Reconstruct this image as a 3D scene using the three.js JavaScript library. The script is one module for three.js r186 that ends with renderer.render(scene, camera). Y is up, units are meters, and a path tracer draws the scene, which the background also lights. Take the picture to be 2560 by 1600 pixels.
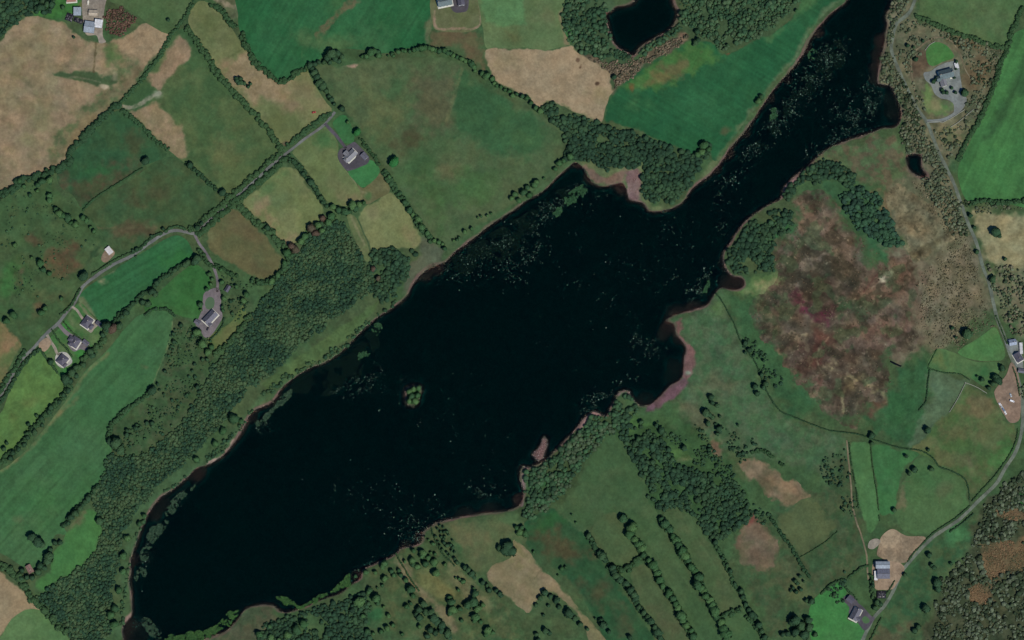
import * as THREE from 'three';
import { Sky } from 'three/addons/objects/Sky.js';
import { mergeGeometries } from 'three/addons/utils/BufferGeometryUtils.js';

// ---------------------------------------------------------------- camera, sky, sun, exposure
const scene = new THREE.Scene();
const VIEW_W = 2419, VIEW_H = 1512;             // the measuring grid used for reading places off the photograph
const DIST = 4000, TILT = 8 * Math.PI / 180, HALF = 360;
const camera = new THREE.PerspectiveCamera(2 * Math.atan(HALF / DIST) * 180 / Math.PI, 1.6, 10, 60000);
camera.up.set(0, 0, -1);
camera.position.set(0, DIST * Math.cos(TILT), DIST * Math.sin(TILT));
camera.lookAt(0, 0, 0);
camera.updateMatrixWorld();
const sunDir = new THREE.Vector3(0.62 * Math.cos(0.98), Math.sin(0.98), 0.785 * Math.cos(0.98)).normalize();
const sky = new Sky();
sky.name = 'sky'; sky.scale.setScalar(50000);
sky.userData = { kind: 'structure', label: 'clear daytime sky over the lake and fields' };
const su = sky.material.uniforms;
su.sunPosition.value.copy(sunDir); su.turbidity.value = 5; su.rayleigh.value = 0.9; su.mieCoefficient.value = 0.004; su.mieDirectionalG.value = 0.8;
if (su.cloudCoverage) su.cloudCoverage.value = 0;
scene.add(sky);
scene.environmentIntensity = 0.1;
const sun = new THREE.DirectionalLight(0xfff4e4, 3.6);
sun.position.copy(sunDir).multiplyScalar(1500); sun.castShadow = true;
sun.shadow.camera.left = sun.shadow.camera.bottom = -700; sun.shadow.camera.right = sun.shadow.camera.top = 700; sun.shadow.camera.far = 4000;
sun.shadow.mapSize.set(4096, 4096);
scene.add(sun, sun.target);
const renderer = new THREE.WebGLRenderer({ antialias: true });
renderer.setSize(1024, 640);
renderer.toneMapping = THREE.LinearToneMapping;
renderer.toneMappingExposure = 1.0;
renderer.shadowMap.enabled = true;

// ---------------------------------------------------------------- small tools
function rngOf(seed) { let s = seed >>> 0; return () => { s = (s + 0x6D2B79F5) >>> 0; let t = Math.imul(s ^ (s >>> 15), 1 | s); t = (t + Math.imul(t ^ (t >>> 7), 61 | t)) ^ t; return ((t ^ (t >>> 14)) >>> 0) / 4294967296; }; }
const hash = (x, y, s) => { let h = Math.imul(x, 374761393) + Math.imul(y, 668265263) + Math.imul(s, 2147483647 ^ 0x5bd1e995); h = Math.imul(h ^ (h >>> 13), 1274126177); return ((h ^ (h >>> 16)) >>> 0) / 4294967296; };
function noise(x, y, s = 0) {                   // value noise, -1 to 1
  const xi = Math.floor(x), yi = Math.floor(y), u = x - xi, v = y - yi, a = u * u * (3 - 2 * u), b = v * v * (3 - 2 * v);
  const p = hash(xi, yi, s), q = hash(xi + 1, yi, s), r = hash(xi, yi + 1, s), t = hash(xi + 1, yi + 1, s);
  return 2 * (p + (q - p) * a + (r - p) * b + (p - q - r + t) * a * b) - 1;
}
const fbm = (x, y, s, o = 3) => { let v = 0, a = 0.5, f = 1; for (let k = 0; k < o; k++) { const c = Math.cos(k * 1.1 + s), n = Math.sin(k * 1.1 + s); v += a * noise((x * c - y * n) * f, (x * n + y * c) * f, s + k * 17); a *= 0.55; f *= 2.07; } return v; };
const sat = (v) => v < 0 ? 0 : v > 1 ? 1 : v, smooth = (a, b, v) => { const t = sat((v - a) / (b - a)); return t * t * (3 - 2 * t); };
const lin = (c) => { c /= 255; return c <= 0.04045 ? c / 12.92 : Math.pow((c + 0.055) / 1.055, 2.4); };
const enc = (c) => c <= 0 ? 0 : c >= 1 ? 255 : 255 * (c <= 0.0031308 ? c * 12.92 : 1.055 * Math.pow(c, 1 / 2.4) - 0.055);
const LIGHT = [1.0, 1.03, 1.16];                  // how bright level ground of albedo 1 comes out; turns colours read off the photograph into albedo
function tone(c) { const y = 0.3 * c[0] + 0.59 * c[1] + 0.11 * c[2]; c[0] = (c[0] + (y - c[0]) * 0.1) * 0.97; c[1] += (y - c[1]) * 0.1; c[2] = (c[2] + (y - c[2]) * 0.1) * 1.04 + 1.5; return c; }   // trims how warm and strong the read colours were
const albedo = (c0, c = tone([...c0])) => new THREE.Color().setRGB(lin(c[0]) / LIGHT[0], lin(c[1]) / LIGHT[1], lin(c[2]) / LIGHT[2]);
const mat = (c, rough = 0.9, more = {}) => new THREE.MeshPhysicalMaterial({ color: albedo(c), roughness: rough, specularIntensity: rough > 0.65 ? 0.15 : 1, ...more });
// a place read off the photograph -> a point on level ground
const _ray = new THREE.Vector3();
function P(px, py) {
  _ray.set(px / VIEW_W * 2 - 1, 1 - py / VIEW_H * 2, 0.5).unproject(camera).sub(camera.position);
  const t = (1.5 - camera.position.y) / _ray.y;
  return [camera.position.x + _ray.x * t, camera.position.z + _ray.z * t];
}
const M = DIST / (DIST) * (2 * HALF / VIEW_H);   // metres per step of that grid
const pts = (s) => s.trim().split(/\s+/).map((t) => t.split(',').map(Number));
const poly = (s) => pts(s).map(([x, y]) => P(x, y));
function roughen(p, step, amp, seed) {           // a ragged outline
  const out = [];
  for (let i = 0; i < p.length; i++) {
    const a = p[i], b = p[(i + 1) % p.length], l = Math.hypot(b[0] - a[0], b[1] - a[1]), n = Math.max(1, Math.round(l / step));
    for (let k = 0; k < n; k++) { const x = a[0] + (b[0] - a[0]) * k / n, z = a[1] + (b[1] - a[1]) * k / n; out.push([x + amp * fbm(x * 0.13, z * 0.13, seed), z + amp * fbm(x * 0.13, z * 0.13, seed + 50)]); }
  }
  return out;
}
function curve(p, closed = false, step = 4) {    // a smooth line through points
  const c = new THREE.CatmullRomCurve3(p.map(([x, z]) => new THREE.Vector3(x, 0, z)), closed, 'centripetal');
  return c.getSpacedPoints(Math.max(2, Math.round(c.getLength() / step))).slice(0, closed ? -1 : undefined).map((v) => [v.x, v.z]);
}
function inside(p, x, z) { let c = false; for (let i = 0, j = p.length - 1; i < p.length; j = i++) if ((p[i][1] > z) !== (p[j][1] > z) && x < (p[j][0] - p[i][0]) * (z - p[i][1]) / (p[j][1] - p[i][1]) + p[i][0]) c = !c; return c; }
function edgeDist(p, x, z, closed = true) {
  let m = 1e12;
  for (let i = closed ? 0 : 1, j = closed ? p.length - 1 : 0; i < p.length; j = i++) {
    const ax = p[j][0], az = p[j][1], bx = p[i][0] - ax, bz = p[i][1] - az, t = sat(((x - ax) * bx + (z - az) * bz) / (bx * bx + bz * bz || 1)), dx = x - ax - bx * t, dz = z - az - bz * t, d = dx * dx + dz * dz;
    if (d < m) m = d;
  }
  return Math.sqrt(m);
}
const boxOf = (p, m = 0) => { let a = 1e9, b = 1e9, c = -1e9, d = -1e9; for (const [x, z] of p) { a = Math.min(a, x); b = Math.min(b, z); c = Math.max(c, x); d = Math.max(d, z); } return [a - m, b - m, c + m, d + m]; };
function strip(line, w) {                        // a band along a line
  const L = [], R = [];
  for (let i = 0; i < line.length; i++) {
    const a = line[Math.max(0, i - 1)], b = line[Math.min(line.length - 1, i + 1)], l = Math.hypot(b[0] - a[0], b[1] - a[1]) || 1, nx = -(b[1] - a[1]) / l, nz = (b[0] - a[0]) / l;
    const v = w / 2 * (1 + 0.12 * noise(line[i][0] * 0.2, line[i][1] * 0.2, 5));
    L.push([line[i][0] + nx * v, line[i][1] + nz * v]); R.push([line[i][0] - nx * v, line[i][1] - nz * v]);
  }
  return L.concat(R.reverse());
}
const used = {};
const numbered = (n) => { const k = used[n] = (used[n] ?? -1) + 1; return k ? n + '_' + String(k).padStart(3, '0') : n; };
function tag(o, label, category, group, kind) { if (label) o.userData.label = label; if (category) o.userData.category = category; if (group) o.userData.group = group; if (kind) o.userData.kind = kind; return o; }
function top(o, name) { o.name = numbered(name); scene.add(o); o.traverse((m) => { if (m.isMesh) m.castShadow = m.receiveShadow = true; }); return o; }
function part(name, geo, m, parent) { const o = new THREE.Mesh(geo, m); o.name = name; o.castShadow = o.receiveShadow = true; parent.add(o); return o; }

// ---------------------------------------------------------------- the lake's outline and the lie of the land
const LAKE = curve(poly(`2000,-60 2000,0 1974,22 1939,57 1914,92 1896,130 1864,170 1829,210 1814,230 1790,266 1760,310 1725,350 1707,378 1675,415 1637,443 1615,475 1585,493 1555,498 1532,497 1520,480 1500,474 1485,470 1480,450 1470,432 1452,435 1430,439 1410,437 1395,425 1385,408 1375,393 1360,383 1345,393 1310,425 1285,450 1242,475 1215,495
 1155,533 1125,558 1072,598 1050,620 1030,626 1005,640 975,673 962,698 930,725 887,753 845,791 812,826 765,858 735,868 690,896 665,918 647,946 605,968 595,972 580,1003 550,1051 520,1081 490,1098 465,1106 440,1130 412,1154 375,1179 350,1216 332,1254 320,1289 310,1319 310,1351 306,1371 309,1396 312,1434 310,1454 293,1476 290,1496 293,1512 296,1580
 455,1580 478,1512 530,1493 562,1462 578,1440 605,1430 642,1429 668,1446 718,1433 755,1418 805,1401 830,1381 853,1366 857,1346 892,1329 938,1306 942,1299 995,1279 1000,1254 1018,1241 1030,1234 1075,1224 1130,1214 1210,1202 1230,1189 1237,1159 1228,1134 1233,1100 1250,1103 1285,1088 1310,1064 1330,1043 1352,1021 1380,986 1407,970 1420,978 1435,981 1440,963 1452,943 1460,928 1475,920 1487,922 1492,936 1510,956
 1532,956 1560,936 1585,908 1607,898 1615,871 1615,851 1620,821 1610,803 1595,788 1593,766 1572,756 1600,742 1640,730 1672,718 1688,694 1702,681 1740,684 1758,674 1755,656 1732,652 1715,635 1706,610 1710,593 1725,573 1740,548 1765,518 1785,503 1814,484 1842,470 1852,443 1874,418 1904,395 1926,375 1954,352 1989,335 2029,322 2089,302 2114,300 2129,280 2126,250 2116,225 2104,203 2073,196 2074,175 2079,140 2089,105 2091,75 2096,55 2091,42 2104,12 2106,0 2112,-60`), true, 3);
const POND = curve(poly('1510,-40 1500,2 1482,12 1455,15 1442,28 1432,30 1435,50 1445,85 1455,105 1480,122 1497,130 1510,112 1547,88 1585,65 1600,30 1588,0 1586,-40'), true, 3);
const POOL = curve(poly('2141,367 2158,364 2176,366 2176,385 2182,403 2190,411 2186,420 2171,415 2150,402 2143,385'), true, 2.5);
const BOGPOOL = poly('2103,852 2112,856 2130,864 2128,867 2112,861 2102,856');
const ISLE = curve(poly('958,915 972,911 985,909 995,912 998,922 992,932 990,946 985,956 972,960 960,955 957,935'), true, 3);
const ISLET = curve(poly('1285,1030 1293,1036 1294,1050 1288,1066 1284,1082 1272,1089 1260,1080 1258,1070 1268,1062 1276,1050 1280,1036'), true, 3);
const WATERS = [LAKE, POND, POOL], LANDS = [ISLE, ISLET];
const GX0 = -690, GX1 = 690, GZ0 = -480, GZ1 = 480, CELL = 3.6;
const SD = 2.0, SNX = Math.ceil((GX1 - GX0) / SD) + 1, SNZ = Math.ceil((GZ1 - GZ0) / SD) + 1, shore = new Float32Array(SNX * SNZ);
{ // signed distance to the waterline, land positive
  const signed = (p, x, z) => (inside(p, x, z) ? -1 : 1) * edgeDist(p, x, z), boxes = WATERS.map((p) => boxOf(p));
  for (let j = 0; j < SNZ; j++) for (let i = 0; i < SNX; i++) {
    const x = GX0 + i * SD, z = GZ0 + j * SD; let d = 1e9;
    for (let k = 0; k < 3; k++) { const b = boxes[k], far = Math.hypot(Math.max(b[0] - x, 0, x - b[2]), Math.max(b[1] - z, 0, z - b[3])); if (far < d) d = Math.min(d, signed(WATERS[k], x, z)); }
    if (d < 0) for (const p of LANDS) d = Math.max(d, -signed(p, x, z));
    shore[j * SNX + i] = d;
  }
}
function shoreDist(x, z) {
  const u = Math.min(Math.max((x - GX0) / SD, 0), SNX - 1.001), v = Math.min(Math.max((z - GZ0) / SD, 0), SNZ - 1.001), i = u | 0, j = v | 0, a = u - i, b = v - j, o = j * SNX + i;
  return (shore[o] * (1 - a) + shore[o + 1] * a) * (1 - b) + (shore[o + SNX] * (1 - a) + shore[o + SNX + 1] * a) * b + 0.7 * fbm(x * 0.12, z * 0.12, 9);
}
// shallow shelves of the bed, read off where the bottom shows reddish through the water: [x, y, radius, depth held to]
const SHELVES = [[2080, 95, 16, 0.35], [2073, 130, 15, 0.4], [2068, 160, 15, 0.45], [2062, 185, 12, 0.6], [2118, 265, 26, 0.75], [2105, 235, 20, 0.8], [1462, 425, 22, 0.22], [1470, 445, 16, 0.3], [1735, 668, 22, 0.4], [1712, 668, 18, 0.6], [1600, 745, 24, 0.45], [1640, 735, 24, 0.45], [1576, 775, 16, 0.4], [1566, 792, 14, 0.5], [1604, 800, 14, 0.5], [1590, 860, 16, 0.8], [1590, 890, 22, 0.9], [1525, 945, 20, 0.7], [300, 1480, 22, 0.5], [322, 1500, 26, 0.7], [470, 1115, 16, 0.4], [460, 1125, 16, 0.5], [1030, 630, 20, 0.35], [1005, 650, 16, 0.5], [385, 1190, 16, 0.6], [365, 1215, 16, 0.6], [320, 1320, 14, 0.5], [995, 1268, 16, 0.4], [960, 1290, 16, 0.5], [1160, 1212, 26, 0.6], [1100, 1222, 24, 0.6], [1225, 1180, 14, 0.3], [845, 1360, 14, 0.35], [1395, 418, 16, 0.4], [1365, 390, 10, 0.25], [1710, 620, 14, 0.7], [1690, 395, 16, 0.4], [1720, 360, 16, 0.35], [1760, 312, 14, 0.4], [1905, 112, 14, 0.4], [1935, 75, 14, 0.4], [1860, 185, 12, 0.4], [1820, 232, 12, 0.4], [595, 985, 12, 0.4]].map(([x, y, r, d]) => [...P(x, y), r * M * 1.6, d * 1.5]);
const PADS = [];
function landBase(x, z) {
  const d = shoreDist(x, z);
  if (d < 0) {
    const steep = 0.42 + 0.3 * fbm(x * 0.012, z * 0.012, 61); let h = Math.max(steep * d - 0.02 * d * d, -3.2);
    for (const [sx, sz, r, k] of SHELVES) { const q = Math.hypot(x - sx, z - sz) / r; if (q < 1.5) h = Math.max(h, -(k * (1 + 0.5 * fbm(x * 0.16, z * 0.16, 44)) + 6 * smooth(0.5, 1.5, q))); }
    return Math.min(h, -0.02);
  }
  return Math.min(d * 0.14, 0.9) + 4.2 * (1 - Math.exp(-Math.max(0, d - 6) / 170)) + 3.2 * fbm(x * 0.006, z * 0.006, 3) * sat(d / 90) + 0.5 * fbm(x * 0.03, z * 0.03, 4) * sat(d / 40);
}
function landAt(x, z) {
  let h = landBase(x, z);
  for (const p of PADS) { const q = Math.hypot(x - p[0], z - p[1]); if (q < p[2] * 1.7) h += (p[3] - h) * (1 - smooth(p[2], p[2] * 1.7, q)); }
  return h;
}
for (const [px, py, r] of [[212, 764, 16], [179, 811, 15], [149, 853, 13], [236, 767, 7], [204, 811, 8], [829, 370, 14], [861, 371, 9], [497, 752, 16], [467, 762, 8], [538, 683, 7], [2233, 180, 20], [2259, 157, 7], [2083, 1350, 20], [2081, 1405, 12], [2020, 1453, 15], [2008, 1417, 9], [2392, 810, 10], [2408, 845, 16], [2411, 877, 9], [184, 30, 10], [221, 34, 11], [222, 64, 20], [170, 2, 10], [1052, 8, 16], [1089, 8, 10], [259, 595, 9], [71, 1345, 9], [2367, 965, 9], [176, 45, 10]]) { const [x, z] = P(px, py); PADS.push([x, z, r * 0.62, landBase(x, z)]); }

// ---------------------------------------------------------------- the ground grid and sheets that follow it
const axis = (a, b) => { const out = [], n = Math.round((b - a) / CELL); for (const k of [12000, 6000, 2600, 900, 260]) out.push(a - k); for (let i = 0; i <= n; i++) out.push(a + (b - a) * i / n); for (const k of [260, 900, 2600, 6000, 12000]) out.push(b + k); return out; };
const XS = axis(GX0, GX1), ZS = axis(GZ0, GZ1), NX = XS.length, NZ = ZS.length, HGT = new Float32Array(NX * NZ);
for (let j = 0; j < NZ; j++) for (let i = 0; i < NX; i++) HGT[j * NX + i] = landAt(XS[i], ZS[j]);
const cellX = (GX1 - GX0) / (NX - 11), cellZ = (GZ1 - GZ0) / (NZ - 11);
function heightAt(x, z) {                        // the height of the built ground, on its own triangles
  const u = Math.min(Math.max((x - GX0) / cellX, 0), NX - 12) + 5, v = Math.min(Math.max((z - GZ0) / cellZ, 0), NZ - 12) + 5, i = Math.min(u | 0, NX - 2), j = Math.min(v | 0, NZ - 2), a = u - i, b = v - j, o = j * NX + i;
  const p = HGT[o], q = HGT[o + 1], r = HGT[o + NX], s = HGT[o + NX + 1];
  return a + b <= 1 ? p + (q - p) * a + (r - p) * b : s + (r - s) * (1 - a) + (q - s) * (1 - b);
}
const slope = (x, z) => { const e = 3, nx = heightAt(x - e, z) - heightAt(x + e, z), nz = heightAt(x, z - e) - heightAt(x, z + e), l = Math.hypot(nx, 2 * e, nz); return [nx / l, 2 * e / l, nz / l]; };
function clipTri(p, t) {                         // Sutherland-Hodgman: outline p against a triangle
  let out = p;
  const area = (t[1][0] - t[0][0]) * (t[2][1] - t[0][1]) - (t[2][0] - t[0][0]) * (t[1][1] - t[0][1]), s = area > 0 ? 1 : -1;
  for (let k = 0; k < 3 && out.length; k++) {
    const a = t[k], b = t[(k + 1) % 3], ex = (b[0] - a[0]) * s, ez = (b[1] - a[1]) * s, f = (q) => ex * (q[1] - a[1]) - ez * (q[0] - a[0]), src = out; out = [];
    for (let i = 0; i < src.length; i++) {
      const c = src[i], d = src[(i + 1) % src.length], fc = f(c), fd = f(d);
      if (fc >= 0) out.push(c);
      if ((fc >= 0) !== (fd >= 0)) { const w = fc / (fc - fd); out.push([c[0] + (d[0] - c[0]) * w, c[1] + (d[1] - c[1]) * w]); }
    }
  }
  return out;
}
function sheet(p, lift, uvOf) {                  // the part of the ground inside outline p, lifted a little
  const b = boxOf(p), pos = [], nor = [], uv = [];
  const put = (x, z) => { pos.push(x, heightAt(x, z) + lift, z); nor.push(...slope(x, z)); uv.push(...uvOf(x, z)); };
  const i0 = Math.max(5, Math.floor((b[0] - GX0) / cellX) + 5), i1 = Math.min(NX - 6, Math.floor((b[2] - GX0) / cellX) + 6), j0 = Math.max(5, Math.floor((b[1] - GZ0) / cellZ) + 5), j1 = Math.min(NZ - 6, Math.floor((b[3] - GZ0) / cellZ) + 6);
  const hot = new Set();
  for (let k = 0; k < p.length; k++) { const a = p[k], c = p[(k + 1) % p.length], n = Math.ceil(Math.hypot(c[0] - a[0], c[1] - a[1]) / 1.2) + 1; for (let s = 0; s <= n; s++) { const x = a[0] + (c[0] - a[0]) * s / n, z = a[1] + (c[1] - a[1]) * s / n, ci = Math.floor((x - GX0) / cellX) + 5, cj = Math.floor((z - GZ0) / cellZ) + 5; for (let di = -1; di <= 1; di++) for (let dj = -1; dj <= 1; dj++) hot.add((cj + dj) * NX + ci + di); } }
  for (let j = j0; j < j1; j++) for (let i = i0; i < i1; i++) {
    const x0 = XS[i], x1 = XS[i + 1], z0 = ZS[j], z1 = ZS[j + 1], edge = hot.has(j * NX + i);
    if (!edge && !inside(p, (x0 + x1) / 2, (z0 + z1) / 2)) continue;
    for (const t of [[[x0, z0], [x0, z1], [x1, z0]], [[x1, z0], [x0, z1], [x1, z1]]]) {
      if (!edge) { for (const [x, z] of t) put(x, z); continue; }
      const c = clipTri(p, t);
      if (c.length < 3) continue;
      const v = c.map(([x, z]) => new THREE.Vector2(x, z));
      if (Math.abs(THREE.ShapeUtils.area(v)) < 1e-3) continue;
      for (const f of THREE.ShapeUtils.triangulateShape(v, [])) {
        const [A, B, C] = f.map((n) => c[n]); if (!A || !B || !C) continue;
        const ar = (B[0] - A[0]) * (C[1] - A[1]) - (C[0] - A[0]) * (B[1] - A[1]); if (Math.abs(ar) < 1e-4) continue;
        for (const q of ar < 0 ? [A, B, C] : [A, C, B]) put(q[0], q[1]);
      }
    }
  }
  const g = new THREE.BufferGeometry();
  g.setAttribute('position', new THREE.Float32BufferAttribute(pos, 3)); g.setAttribute('normal', new THREE.Float32BufferAttribute(nor, 3)); g.setAttribute('uv', new THREE.Float32BufferAttribute(uv, 2));
  return g;
}
// ---------------------------------------------------------------- what grows or lies on a piece of ground: colour by place, in metres
function cover(shape, color, soft = 4, rag = 4, amount = 1, other = null, scale = 12) {
  const p = typeof shape === 'string' ? poly(shape) : null, m = soft + rag;
  let e = null;
  if (!p) { const [x, z] = P(shape[0], shape[1]); e = [x, z, shape[2] * M, shape[3] * M, (shape[4] || 0) * Math.PI / 180]; }
  const r = e ? Math.max(e[2], e[3]) : 0, seed = ((p ? p[0][0] + p[0][1] * 3 : e[0] + e[1] * 3) | 0) & 1023;
  return { box: p ? boxOf(p, m) : [e[0] - r - m, e[1] - r - m, e[0] + r + m, e[1] + r + m], color, amount, other,
    at(x, z) {
      let d;
      if (p) d = (inside(p, x, z) ? -1 : 1) * edgeDist(p, x, z);
      else { const c = Math.cos(e[4]), s = Math.sin(e[4]), u = ((x - e[0]) * c + (z - e[1]) * s) / e[2], v = (-(x - e[0]) * s + (z - e[1]) * c) / e[3]; d = (Math.hypot(u, v) - 1) * Math.min(e[2], e[3]); }
      return 1 - smooth(-soft, soft, d + 2 * rag * fbm(x / scale, z / scale, seed));
    } };
}
function line(s, w, color, amount = 0.9, soft = 1) { const p = curve(poly(s)); return { box: boxOf(p, w + 3), color, amount, at: (x, z) => (1 - smooth(w / 2 - soft, w / 2 + soft, edgeDist(p, x, z, false) + 0.35 * w * noise(x * 0.22, z * 0.22, 3) + 0.5 * noise(x * 0.6, z * 0.6, 8))) * (0.45 + 0.55 * smooth(-0.45, 0.2, fbm(x / 6, z / 6, 29))) }; }
function lookOf(base, other, { m = 0.6, scale = 22, grain = 0.1, along = null, streak = 0.04, tint = 0.07, seed = 1, flecks = [] } = {}, covers = []) {
  const ca = along === null ? 0 : Math.cos(along * Math.PI / 180), sa = along === null ? 0 : Math.sin(along * Math.PI / 180);
  return (x, z, out) => {
    const k = m * smooth(-0.35, 0.45, fbm(x / scale, z / scale, seed, 4));
    let r = base[0] + (other[0] - base[0]) * k, g = base[1] + (other[1] - base[1]) * k, b = base[2] + (other[2] - base[2]) * k;
    for (const c of covers) if (x > c.box[0] && z > c.box[1] && x < c.box[2] && z < c.box[3]) {
      const w = c.amount * c.at(x, z); if (w <= 0) continue;
      let q = c.color; if (c.other) { const n = smooth(-0.3, 0.3, fbm(x / 7, z / 7, 71, 3)); q = [0, 1, 2].map((t) => c.color[t] + (c.other[t] - c.color[t]) * n); }
      r += (q[0] - r) * w; g += (q[1] - g) * w; b += (q[2] - b) * w;
    }
    for (const [q, sc, thr, am] of flecks) { const w = am * smooth(thr, thr + 0.16, fbm(x / sc, z / sc, seed + sc * 7, 3)) ; if (w > 0) { r += (q[0] - r) * w; g += (q[1] - g) * w; b += (q[2] - b) * w; } }
    let f = 1 + tint * 1.4 * fbm(x / 9, z / 9, seed + 31, 3) + tint * 0.9 * fbm(x / 3.6, z / 3.6, seed + 41, 2) + grain * fbm(x / 1.7, z / 1.7, seed + 61, 2) + grain * 0.6 * (hash(x * 3.1 | 0, z * 3.1 | 0, seed) - 0.5);
    if (along !== null) f += streak * noise((x * sa - z * ca) / 2.6, (x * ca + z * sa) / 60, seed + 5);
    const h = tint * 0.6 * fbm(x / 14, z / 14, seed + 91, 2);
    out[0] = r * f * (1 + h); out[1] = g * f; out[2] = b * f * (1 - h * 0.6);
  };
}
function paint(box, w, h, look) {
  const data = new Uint8Array(w * h * 4), c = [0, 0, 0];
  for (let j = 0; j < h; j++) for (let i = 0; i < w; i++) {
    look(box[0] + (box[2] - box[0]) * (i + 0.5) / w, box[1] + (box[3] - box[1]) * (j + 0.5) / h, c);
    const o = (j * w + i) * 4;
    tone(c); for (let k = 0; k < 3; k++) data[o + k] = enc(lin(Math.max(0, c[k])) / LIGHT[k]);
    data[o + 3] = 255;
  }
  const t = new THREE.DataTexture(data, w, h, THREE.RGBAFormat);
  t.colorSpace = THREE.SRGBColorSpace; t.magFilter = THREE.LinearFilter; t.minFilter = THREE.LinearMipmapLinearFilter; t.generateMipmaps = true; t.wrapS = t.wrapT = THREE.MirroredRepeatWrapping; t.needsUpdate = true;
  return t;
}
let texels = 0;
function land(name, label, outline, lift, look, rough = 0.95, res = 0.6, kind = 'structure', rag = 1, blend = 0) {
  const p = rag ? roughen(outline, 3, rag, 7) : outline, b = boxOf(p), w = Math.max(8, Math.min(2048, Math.ceil((b[2] - b[0]) / res))), h = Math.max(8, Math.min(2048, Math.ceil((b[3] - b[1]) / res)));
  texels += w * h;
  if (blend) { const own = look, c2 = [0, 0, 0]; look = (x, z, out) => { own(x, z, out); const k = smooth(0, blend, edgeDist(p, x, z) + blend * (0.3 + 0.9 * fbm(x / 11, z / 11, 19, 3) + 0.5 * fbm(x / 3.5, z / 3.5, 27, 2))); if (k < 1) { groundLook(x, z, c2); for (let i = 0; i < 3; i++) out[i] = c2[i] + (out[i] - c2[i]) * k; } }; }
  const t = paint(b, w, h, look), g = sheet(p, lift, (x, z) => [(x - b[0]) / (b[2] - b[0]), (z - b[1]) / (b[3] - b[1])]);
  return tag(top(new THREE.Mesh(g, new THREE.MeshPhysicalMaterial({ map: t, roughness: rough, specularIntensity: 0.1 })), name), label, null, null, kind);
}
function plain(name, label, outline, lift, material, rag = 0.4) {   // a sheet in one of the shared materials, uv in metres
  return tag(top(new THREE.Mesh(sheet(rag ? roughen(outline, 2.5, rag, 11) : outline, lift, (x, z) => [x / 60, z / 60]), material), name), label, null, null, 'structure');
}

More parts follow.
